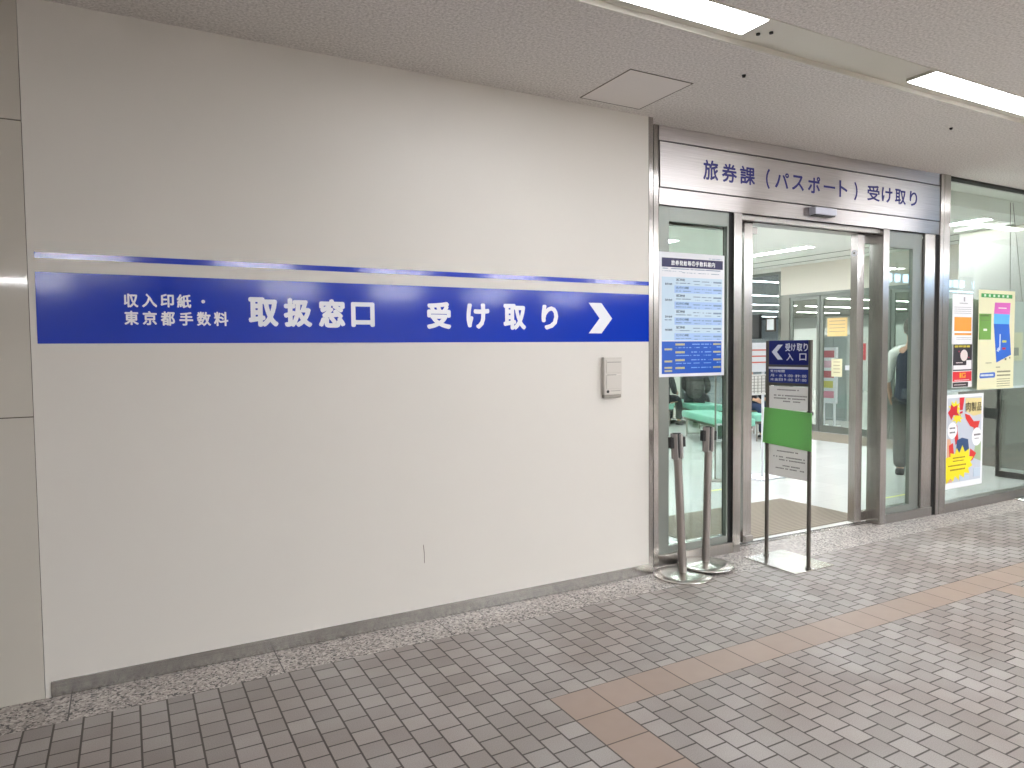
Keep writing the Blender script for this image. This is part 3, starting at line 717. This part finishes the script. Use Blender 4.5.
add('burst_print', [(6.60+i*.022, 6.616+i*.022, .475, .486) for i in range(9)] + [(6.60+i*.022, 6.616+i*.022, .447, .456) for i in range(8)] + [(6.53+i*.022, 6.546+i*.022, .405, .417) for i in range(13)] + [(6.56+i*.022, 6.576+i*.022, .365, .379) for i in range(11)], '#7c5a20', 7)
add('footer_box', [(6.72, 6.87, .262, .30), (6.94, 7.05, .28, .36)], '#b9c7d4', 5)

# ================================================================== OFFICE INTERIOR
b = MB(); b.box(-2, 10.9, 10, 10.1, 0, H); struct(b.build('wall_office_rear', M['office_wall']))
b = MB(); b.box(-2.1, -2, .14, 10.1, 0, H); struct(b.build('wall_office_west', M['office_wall']))
b = MB(); b.box(-.3, 3.0, .14, .17, 0, H); struct(b.build('wall_office_front', M['office_wall']))
# soffit beam inside the window
b = MB(); b.box(6.5, 9.4, .35, .60, 2.86, H); struct(b.build('trim_4', M['office_wall']), 'shallow beam inside the office window')
for k_, x_ in ((6, 9.83), (7, 10.4)):
    b = MB(); b.box(x_, x_+.02, .4, 9.9, H-.006, H); struct(b.build('trim_%d' % k_, mat('ceiling_groove_%d' % k_, '#8b8a80', .8)), 'thin groove line along the office ceiling')
# east partition x = 10.8: bulkhead, framed doors, glass
b = MB(); b.box(10.8, 10.9, .14, 5.57, 2.478, H); struct(b.build('wall_office_east', M['cream']))
b = MB(); b.box(10.8, 10.9, 5.57, 10, 2.93, H); struct(b.build('trim_5', M['office_wall']), 'edge beam above the inner glass partition')
b = MB(); b.box(10.8, 10.9, 8.3, 10, 0, 2.93); struct(b.build('wall_office_corner', M['office_wall']))
idr = empty('door_2', (10.8, 0, 0)); struct(idr, 'inner pair of framed glass doors under the cream bulkhead')
b = MB(); b.box(0, .09, 5.37, 5.57, 0, 2.478, .003); b.build('jamb', mat('pale_grey_jamb', '#8f8e86', .4, .4), idr)
def idoor(y0, y1, nm):
    b = MB(); s_ = .055
    b.box(.02, .06, y0, y0+s_, 0, 2.42, .002); b.box(.02, .06, y1-s_, y1, 0, 2.42, .002)
    b.box(.02, .06, y0+s_, y1-s_, 2.36, 2.42, .002); b.box(.02, .06, y0+s_, y1-s_, 0, .12, .002)
    f = b.build(nm, M['alu'], idr)
    b = MB(); b.box(.036, .044, y0+s_, y1-s_, .12, 2.36); b.build('pane', M['glass'], f)
for y0_, y1_ in ((4.74, 5.37), (4.08, 4.72), (3.42, 4.06), (2.76, 3.40)): idoor(y0_, y1_, 'door_leaf')
b = MB(); b.box(0, .09, 2.76, 5.37, 2.42, 2.478, .003); b.build('head_rail', M['alu'], idr)
b = MB(); b.cyl((.02, 4.13, 1.14), (-.03, 4.13, 1.14), .012, n=12); b.cyl((-.03, 4.13, 1.19), (-.03, 4.13, 1.11), .04, n=18); b.build('knob', M['sheet'], idr)
b = MB(); b.box(10.8, 10.9, .14, 2.76, 0, 2.478); struct(b.build('wall_office_panel', M['hall_wall']))
gp = empty('window_4', (10.8, 0, 0)); struct(gp, 'glass partition between the office and the hall beyond')
b = MB(); b.box(.03, .04, 5.60, 8.3, .1, 2.9); b.build('pane', M['glass2'], gp)
b = MB()
for y_ in (5.58, 6.95, 8.26): b.box(0, .08, y_, y_+.04, 0, 2.93)
b.box(0, .08, 5.58, 8.3, 0, .1); b.box(0, .08, 5.58, 8.3, 2.88, 2.93); b.build('frame', M['alu'], gp)

def notice(name, x, y0, y1, z0, z1, col, label, cat='notice'):
    r = empty(name, (x, y0, z0)); tag(r, label, cat)
    b = MB(); b.box(-.002, 0, 0, y1-y0, 0, z1-z0); b.build('sheet', mat(name+'_paper', col, .6), r)
    b = MB(); n_ = int((z1-z0)/.06)
    for k in range(1, n_): b.box(-.0034, -.002, .04, y1-y0-.04, z1-z0-.06*k, z1-z0-.06*k+.012)
    b.build('print', mat(name+'_ink', '#b3a184', .6), r)
notice('yellow_notice', 10.815, 4.18, 4.57, 1.69, 2.01, '#e8c88c', 'yellow-orange notice on the inner glass door pane')
notice('cream_door_notice', 10.815, 4.27, 4.48, .99, 1.30, '#e4dcb8', 'narrow cream notice on the inner glass door, under the yellow-orange one')

# clutter of the hall beyond the inner doors
lr = empty('leaflet_rack', (11.6, 4.95, 0)); tag(lr, 'leaflet rack with pink and yellow sheets behind the inner glass door', 'rack')
b = MB(); b.box(-.03, .03, 0, .32, .45, 1.5, .004); b.box(-.15, .15, .02, .05, 0, .03); b.box(-.15, .15, .27, .30, 0, .03); b.box(-.02, .02, .03, .06, 0, .45); b.box(-.02, .02, .26, .29, 0, .45); b.build('frame', M['white_vinyl'], lr)
for k_, c_ in enumerate(('#d88aa0', '#d9cf6a', '#c9606a', '#e0b0c4', '#cf6d78')):
    b = MB(); b.box(-.036, -.030, .04+.02*(k_ % 2), .26+.02*(k_ % 2), .55+.19*k_, .68+.19*k_); b.build('leaflets', mat('leaflet_'+str(k_), c_, .6), lr)
gc = empty('grey_cabinet', (13.0, 5.6, 0)); tag(gc, 'grey metal cabinet standing in the hall beyond the yellow-orange notice', 'cabinet')
b = MB(); b.box(-.2, .25, 0, .62, 0, 1.75, .01); b.build('body', mat('grey_cabinet_paint', '#aab0ae', .5), gc)
b = MB(); b.box(-.212, -.2, .02, .30, .05, 1.7, .004); b.box(-.212, -.2, .32, .60, .05, 1.7, .004); b.build('doors', mat('grey_cabinet_door', '#9ca3a0', .5), gc)
notice('red_notice', 10.815, 3.83, 4.0, 1.28, 1.56, '#b8454a', 'small red notice on the inner glass door seen between the entrance stiles')
# floor mats
b = MB(); b.box(3.78, 5.67, .27, 1.185, 0, .006, .002); o = b.build('entrance_mat', M['matting']); tag(o, 'large grey-brown ribbed mat just inside the sliding doors', 'mat')
b = MB(); b.box(9.80, 10.72, 2.3, 5.2, 0, .006, .002); o = b.build('entrance_mat', M['matting']); tag(o, 'grey-brown mat in front of the inner glass doors', 'mat')
# yellow floor tapes
for (x0_, y0_, x1_, y1_, lb) in ((5.30, 1.81, 5.56, 1.85, 'short yellow floor tape seen through the left-hand sidelight'), (6.50, .66, 7.0, .69, 'yellow floor tape seen through the right-hand sidelight'), (5.15, 1.25, 5.3, 1.29, 'short yellow floor tape beside the large ribbed mat')):
    b = MB(); b.box(x0_, x1_, y0_, y1_, 0, .001); tag(b.build('floor_tape', M['yellow_tape']), lb, 'tape', 'yellow floor tapes')

# office lamps (run along y)
for i, (x_, y_) in enumerate([(8.95, .98), (8.95, 3.46), (8.95, 5.94), (6.66, 1.3), (6.66, 3.85), (6.66, 6.3), (4.2, 1.5), (4.2, 4.2), (4.2, 6.9), (1.6, 2.5), (1.6, 5.5), (10.2, 7.6)]):
    labs = {0: 'office ceiling lamp seen through the large window', 1: 'office ceiling lamp seen through the open doorway', 4: 'office ceiling lamp seen through the left-hand sidelight'}
    r = lamp(x_, y_, labs.get(i, 'office ceiling lamp farther inside the room'), M['lamp_in'], False, H-.012, 1.24, 'office_lamp', 'office ceiling lamps')
# hall beyond
for y_ in (1.5, 4.5, 7.6, 10.6, 13.6, 16.6, 20):
    for x_ in (12.0, 15.2, 18.4, 21.6, 24.8):
        lamp(x_, y_, 'long lamp on the ceiling of the hall beyond the inner doors', M['lamp_h'], True, H-.012, 2.6, 'hall_lamp', 'hall ceiling lamps')
b = MB(); b.box(30, 30.1, -2, 24, 0, H); struct(b.build('wall_hall_east', M['hall_wall']))
b = MB(); b.box(10.9, 30, 24, 24.1, 0, H); struct(b.build('wall_hall_rear', M['hall_wall']))
b = MB(); b.box(10.9, 30, -2.1, -2, 0, H); struct(b.build('wall_hall_south', M['hall_wall']))
b = MB(); b.box(22.0, 22.2, 4, 30*0+15.2, 0, 2.2); struct(b.build('wall_hall_screen', M['hall_wall']))

# right inner wall and glazed screen
b = MB(); b.box(9.4, 9.5, .30, 1.58, 1.10, 2.93); struct(b.build('wall_office_inner', mat('pale_inner_wall', '#9c9c96', .6)))
b = MB(); b.box(9.41, 9.5, .30, 1.56, 0, 1.10); struct(b.build('wall_office_dado', M['brown_wall']))
cv = empty('cove_light', (9.36, 0, 2.95)); tag(cv, 'slim cove light washing the top of the pale inner wall behind the office window', 'cove light')
b = MB(); b.box(-.12, -.08, .3, 1.56, -.01, .05); b.build('cove', M['office_wall'], cv)
b = MB(); b.box(-.075, -.045, .32, 1.54, .02, .03); b.build('light_strip', M['lamp_cove'], cv)
gs = empty('glass_screen', (8.75, 0, 0)); tag(gs, 'low metal framed glass screen standing inside the office window', 'glass screen')
b = MB()
b.box(-.02, .02, .72, .76, 0, 1.5, .002); b.box(-.02, .02, .20, .24, 0, 1.5, .002); b.box(-.02, .02, .24, .72, .0, .07, .002); b.box(-.02, .02, .24, .72, 1.46, 1.5, .002)
b.box(-.01, .01, .76, 1.0, .66, .78)
b.build('frame', M['ssd'], gs)
b = MB(); b.box(-.004, .004, .24, .72, .07, 1.46); b.build('pane', M['glass'], gs)

# poster stand inside (board on white pole)
ps = empty('notice_stand', (6.42, 2.08, 0)); tag(ps, 'white notice stand just inside the doorway carrying two printed boards', 'notice stand')
b = MB(); b.box(-.2, .2, -.16, .16, 0, .018, .006); b.build('base', M['white_vinyl'], ps)
b = MB(); b.cyl((0, 0, .018), (0, 0, 1.5), .016, n=16); b.build('pole', M['white_vinyl'], ps)
b = MB(); b.box(-.28, .145, -.03, -.018, 1.23, 1.56, .002); b.build('upper_board', M['sheet'], ps)
b = MB(); b.box(-.28, .145, -.03, -.018, .965, 1.20, .002); b.build('lower_board', M['paper'], ps)
b = MB()
for k in range(3): b.box(-.25, .10-.03*k, -.0315, -.03, 1.47-.07*k, 1.485-.07*k)
b.build('red_print', mat('red_ink', '#cf6a5c', .6), ps)
b = MB()
for k in range(6):
    b.box(-.25, .12, -.0315, -.03, 1.18-.035*k, 1.184-.035*k); b.box(-.24+.06*k, -.232+.06*k, -.0315, -.03, .985, 1.18)
b.box(.05, .09, -.032, -.03, 1.06, 1.09); b.build('grid_print', mat('dark_ink', '#77736c', .6), ps)

# thin pole sign behind sidelight
ts = empty('small_pole_sign', (5.85, 2.25, 0)); tag(ts, 'thin grey pole with a small dark green plate seen through the left-hand sidelight', 'pole sign')
b = MB(); b.cyl((0, 0, .0), (0, 0, 1.3), .010, n=12); b.build('pole', M['pole'], ts)
b = MB(); b.lathe([(0, 0), (.13, 0), (.13, .008), (.02, .015), (0, .015)], n=32); b.build('base', M['pole'], ts)
b = MB(); b.box(.012, .13, -.012, 0, .44, .645, .003); b.build('frame', M['white_vinyl'], ts)
b = MB(); b.box(.022, .10, -.014, -.011, .47, .625); b.build('plate', mat('dark_green_plate', '#2c4a40', .5), ts)

# wall screen, leaflet items by far partition
tv = empty('wall_screen', (10.6, 6.1, 1.9)); tag(tv, 'dark flat screen hanging before the inner glass partition', 'screen')
b = MB(); b.box(-.03, .03, -.24, .45, -.22, .24, .008); b.build('casing', M['black'], tv)
b = MB(); b.box(-.033, -.03, -.22, .43, -.20, .22); b.build('display', M['screen'], tv)
b = MB(); b.cyl((0, .1, .24), (0, .1, 1.03), .015, n=10); b.build('ceiling_rod', M['white_vinyl'], tv)
pr = empty('framed_notice', (10.7, 5.6, 1.81)); tag(pr, 'small grey framed notice right of the hanging dark screen', 'notice')
b = MB(); b.box(-.012, .012, 0, .22, 0, .26, .003); b.build('frame', M['polegrey'], pr)
b = MB(); b.box(-.014, -.011, .03, .19, .03, .23); b.build('print', M['hall_wall'], pr)

# ---- sofas
def bench(loc, rz, L, label):
    r = empty('bench_sofa', loc, rz)
    b = MB(); b.box(-.27, .27, -L/2, L/2, .33, .44, .025); b.build('cushion', M['teal'], r)
    b = MB(); b.box(-.24, .24, -L/2+.04, L/2-.04, .29, .33); b.build('under_frame', M['polegrey'], r)
    for sx in (-.21, .21):
        for sy in (-L/2+.1, L/2-.1):
            b = MB(); b.cyl((sx, sy, 0), (sx, sy, .29), .013, n=10); b.build('leg', M['pole'], r)
    for sy in (-L/2+.1, L/2-.1):
        b = MB(); b.cyl((-.21, sy, .05), (.21, sy, .05), .01, n=8); b.build('foot_rail', M['pole'], r)
    tag(r, label, 'bench sofa', 'teal waiting benches'); return r
rb = math.radians(-22.6)
bench((8.32, 4.72, 0), rb, 1.7, 'teal bench sofa nearest the entrance, seen through the left-hand sidelight')
bench((9.9, 6.85, 0), rb, 1.7, 'teal bench sofa in the second row, carrying the person in a dark grey jacket')
bench((7.75, 6.15, 0), rb, 1.3, 'teal bench sofa at the left end of the first row')
bench((9.25, 4.75, 0), rb, 1.2, 'teal bench sofa partly hidden behind the white notice stand')

# ================================================================== PEOPLE
def skin(name, verts, edges, radii, m, parent, sub=1, roots=(0,)):
    me = bpy.data.meshes.new(name); me.from_pydata(verts, edges, [])
    o = bpy.data.objects.new(name, me); C.objects.link(o)
    md = o.modifiers.new('s', 'SKIN'); md.use_smooth_shade = True
    for i, r in enumerate(radii):
        sv = me.skin_vertices[0].data[i]; sv.radius = r if isinstance(r, tuple) else (r, r)
        sv.use_root = i in roots
    o.modifiers.new('u', 'SUBSURF').levels = sub
    o.modifiers['u'].render_levels = sub
    dg = bpy.context.evaluated_depsgraph_get(); dg.update()
    nm = bpy.data.meshes.new_from_object(o.evaluated_get(dg))
    bpy.data.objects.remove(o); bpy.data.meshes.remove(me)
    nm.materials.clear(); nm.materials.append(m)
    for p in nm.polygons: p.use_smooth = True
    o = bpy.data.objects.new(name, nm); C.objects.link(o); o.parent = parent
    return o
class Sk:
    def __init__(s): s.v = []; s.e = []; s.r = []
    def p(s, co, r, par=None):
        s.v.append(co); s.r.append(r); i = len(s.v)-1
        if par is not None: s.e.append((par, i))
        return i
    def chain(s, par, pts):
        for co, r in pts: par = s.p(co, r, par)
        return par
def fingers(s, w, d, side):
    """five fingers off wrist index w pointing along d (unit), side=±1 : across"""
    wc = V(s.v[w]); d = V(d).normalized(); ac = d.cross(V((1, 0, 0))).normalized()
    palm = s.p(tuple(wc + d*.06), (.036, .022), w)
    for k, L in ((-1.5, .062), (-.5, .072), (.5, .068), (1.5, .052)):
        base = wc + d*.085 + ac*k*.018
        a = s.p(tuple(base), .009, palm)
        s.chain(a, [(tuple(base + d*L*.55 + V((side*.006, 0, 0))), .0085), (tuple(base + d*L + V((side*.018, 0, 0))), .007)])
    tb = wc + d*.03 + ac*-.034
    s.chain(palm, [(tuple(tb), .010), (tuple(tb + d*.03 - ac*.012), .009), (tuple(tb + d*.055 - ac*.006), .008)])

def head_parts(root, hz, hy, hair_c):
    b = MB(); bmesh.ops.create_uvsphere(b.bm, u_segments=24, v_segments=16, radius=1)
    for v in b.bm.verts:
        z = v.co.z; yv = v.co.y
        v.co = V((v.co.x*.098, v.co.y*.112-.014, v.co.z*.128+.018))
        if yv > .45 and z < .45: v.co.y = min(v.co.y, .045)
        if z < -.4: v.co *= .93
        v.co += V((0, hy, hz))
    b.build('hair', hair_c, root, smooth=True)
    for sx in (-.032, .032):
        b = MB(); bmesh.ops.create_uvsphere(b.bm, u_segments=10, v_segments=8, radius=.011); bmesh.ops.translate(b.bm, verts=b.bm.verts, vec=(sx, hy+.082, hz+.005)); b.build('eye', M['black'], root, smooth=True)

def standing(loc, rz):
    r = empty('person', loc, rz)
    s = Sk(); W_ = .165
    pel = s.p((0, 0, .92), (.15, .11))
    ch = s.chain(pel, [((0, .0, 1.08), (.13, .10)), ((0, -.01, 1.25), (.155, .11)), ((0, -.01, 1.38), (.12, .09))])
    nk = s.chain(ch, [((0, 0, 1.46), (.052, .055)), ((0, .015, 1.53), (.065, .075)), ((0, .02, 1.61), (.078, .092)), ((0, .01, 1.68), (.055, .065))])
    for sx in (-1, 1):
        k = s.chain(ch, [((sx*.17, 0, 1.38), .055), ((sx*.235, -.02, 1.22), .046), ((sx*.255, -.03, 1.10), .040), ((sx*.245, .08, .98), .035), ((sx*.225, .15, .90), .026)])
        fingers(s, k, (0, .45, -.9), -sx)
        k = s.chain(pel, [((sx*.09, 0, .84), .085), ((sx*.10, .01, .50), .058), ((sx*.105, -.01, .30), .055), ((sx*.105, -.02, .09), .04), ((sx*.11, .06, .04), .038), ((sx*.115, .14, .03), .03)])
    skin('body', s.v, s.e, s.r, M['sk'], r, 1)
    # ears, nose
    b = MB()
    for sx in (-1, 1): b.lathe([(0, -.03), (.010, -.02), (.014, .01), (0, .03)], c=(sx*.08, .01, 1.60), n=8)
    b.cyl((0, .09, 1.615), (0, .115, 1.585), .008, .014, n=8); b.build('face_features', M['sk'], r)
    head_parts(r, 1.625, .015, mat('grey_hair', '#6e6a62', .8))
    # shirt sleeves + collar
    s = Sk(); c0 = s.p((0, -.01, 1.38), (.14, .105)); s.p((0, 0, 1.455), (.065, .065), c0)
    for sx in (-1, 1): s.chain(c0, [((sx*.17, 0, 1.38), .075), ((sx*.235, -.02, 1.22), .072), ((sx*.258, -.03, 1.10), .066), ((sx*.252, .03, 1.03), .058)])
    skin('shirt', s.v, s.e, s.r, mat('white_shirt', '#d8d8d2', .8), r, 1)
    s = Sk(); c0 = s.p((0, -.01, 1.34), (.19, .135)); c1 = s.chain(c0, [((0, -.01, 1.2), (.18, .14)), ((0, 0, 1.05), (.17, .14)), ((0, 0, .88), (.20, .16)), ((0, 0, .74), (.205, .165))]); k = s.p((0, -.01, 1.42), (.10, .085), c0); s.p((0, 0, 1.46), (.06, .06), k)
    for sx in (-1, 1): s.p((sx*.13, -.01, 1.385), .07, c0)
    skin('vest', s.v, s.e, s.r, mat('navy_vest', '#20293c', .8), r, 1)
    s = Sk(); c0 = s.p((0, 0, .93), (.165, .13))
    for sx in (-1, 1): s.chain(c0, [((sx*.09, 0, .82), (.105, .115)), ((sx*.10, .01, .50), .088), ((sx*.105, -.01, .28), .082), ((sx*.108, -.015, .07), .075)])
    skin('trousers', s.v, s.e, s.r, mat('charcoal_trousers', '#4a4b45', .85), r, 1)
    for sx in (-1, 1):
        b = MB(); b.box(sx*.11-.045, sx*.11+.045, -.07, .20, 0, .075, .025); b.build('shoe', M['black'], r, smooth=True)
    b = MB(); b.box(-.10, .06, -.155, -.13, .86, .97, .01); b.build('waist_pouch', mat('grey_pouch', '#565c66', .7), r)
    tag(r, 'person standing with back turned, white shirt sleeves, navy vest and charcoal trousers', 'person')
    return r
pers = standing((7.99, 1.29, 0), math.radians(-60)); pers.scale = (1.05, 1.05, 1.05)

def seated(loc, rz, top, leg, label, hair='#1d1a18'):
    r = empty('person', loc, rz)
    s = Sk()
    pel = s.p((0, 0, .52), (.15, .12))
    ch = s.chain(pel, [((0, .01, .68), (.13, .10)), ((0, .02, .86), (.15, .11)), ((0, .03, .97), (.12, .09))])
    s.chain(ch, [((0, .04, 1.06), (.052, .055)), ((0, .06, 1.13), (.065, .075)), ((0, .065, 1.21), (.078, .092)), ((0, .055, 1.28), (.055, .065))])
    for sx in (-1, 1):
        k = s.chain(ch, [((sx*.17, .03, .97), .055), ((sx*.23, .04, .80), .045), ((sx*.22, .10, .70), .04), ((sx*.12, .30, .64), .026)])
        fingers(s, k, (0, .95, -.15), -sx)
        s.chain(pel, [((sx*.09, .05, .50), .075), ((sx*.11, .42, .50), .06), ((sx*.11, .46, .28), .05), ((sx*.11, .44, .08), .04), ((sx*.11, .52, .04), .035), ((sx*.115, .60, .03), .03)])
    skin('body', s.v, s.e, s.r, M['sk'], r, 1)
    head_parts(r, 1.225, .06, mat('hair_dark', hair, .8))
    s = Sk(); c0 = s.p((0, .03, .96), (.16, .115)); s.p((0, .035, 1.03), (.075, .075), c0)
    s.chain(c0, [((0, .02, .84), (.20, .145)), ((0, .01, .68), (.19, .15)), ((0, 0, .50), (.20, .16))])
    for sx in (-1, 1): s.chain(c0, [((sx*.18, .03, .97), .075), ((sx*.245, .04, .80), .07), ((sx*.23, .11, .70), .06), ((sx*.13, .28, .64), .048)])
    skin('jacket', s.v, s.e, s.r, mat('jacket_'+top.lstrip('#'), top, .9), r, 1)
    s = Sk(); c0 = s.p((0, 0, .54), (.17, .10))
    for sx in (-1, 1): s.chain(c0, [((sx*.09, .08, .53), .088), ((sx*.11, .42, .52), .078), ((sx*.11, .47, .28), .075), ((sx*.11, .45, .09), .07)])
    skin('trousers', s.v, s.e, s.r, mat('trousers_'+leg.lstrip('#'), leg, .9), r, 1)
    for sx in (-1, 1):
        b = MB(); b.box(sx*.11-.045, sx*.11+.045, .38, .64, 0, .075, .025); b.build('shoe', M['black'], r, smooth=True)
    tag(r, label, 'person')
    return r
seated((9.78, 6.75, 0), math.radians(-60), '#4c4c4a', '#33363b', 'seated person in a dark grey jacket seen from behind through the left-hand sidelight')
seated((9.12, 6.98, 0), math.radians(-75), '#3a4044', '#2b2f36', 'person in dark clothes at the left, partly hidden by the sidelight frame')
seated((9.25, 4.95, 0), math.radians(180), '#17181a', '#22304d', 'seated person in black coat and navy trousers behind the notice stand')
bench((9.12, 7.12, 0), rb, .55, 'teal bench sofa under the person at the left of the sidelight')

# illuminated shop fascia across the corridor (seen only as a reflection)
fs = empty('hanging_sign', (11.2, -4.25, 2.52)); tag(fs, 'long illuminated blue and white sign hung across the corridor', 'shop sign')
b = MB(); b.box(0, 5.6, 0, .05, 0, .34, .005); b.box(.6, .63, .01, .04, .34, .48); b.box(5.0, 5.03, .01, .04, .34, .48); b.build('casing', mat('navy_fascia', '#20304a', .4), fs)
b = MB()
for i in range(22):
    if i in (6, 7, 14): continue
    b.box(.3+i*.22, .44+i*.22, .05, .056, .12, .26)
b.box(.9, 4.9, .05, .056, .03, .06); b.build('light_blocks', lamp_mat('fascia_light', '#9cd0ff', 5), fs)

# ================================================================== WORLD, CAMERA, VIEW
w = bpy.data.worlds.new('World'); bpy.context.scene.world = w; w.use_nodes = True
w.node_tree.nodes['Background'].inputs[0].default_value = (.75, .8, .85, 1); w.node_tree.nodes['Background'].inputs[1].default_value = .15
cam = bpy.data.cameras.new('camera'); co = bpy.data.objects.new('camera', cam); C.objects.link(co)
f, yaw, pitch, roll, D = 704.037, .5013934, .047578, -.00983987, 3.6256
cy, sy, cp, sp = math.cos(yaw), math.sin(yaw), math.cos(pitch), math.sin(pitch)
fwd = V((sy*cp, cy*cp, -sp)); right = V((cy, -sy, 0)); upv = right.cross(fwd)
cr, sr = math.cos(roll), math.sin(roll)
r_ = cr*right + sr*upv; u_ = -sr*right + cr*upv
mw = Matrix((( r_.x, u_.x, -fwd.x, 0), (r_.y, u_.y, -fwd.y, -D), (r_.z, u_.z, -fwd.z, 1.5), (0, 0, 0, 1)))
co.matrix_world = mw; cam.sensor_fit = 'HORIZONTAL'; cam.sensor_width = 36; cam.lens = 36*f/1024; cam.clip_end = 200; cam.clip_start = .05
sc = bpy.context.scene; sc.camera = co
sc.view_settings.view_transform = 'Standard'; sc.view_settings.look = 'None'; sc.view_settings.gamma = 1; sc.view_settings.use_curve_mapping = False
sc.view_settings.exposure = 2.05
sc.cycles.max_bounces = 10; sc.cycles.transparent_max_bounces = 24; sc.cycles.sample_clamp_indirect = 6
sc.cycles.use_denoising = True
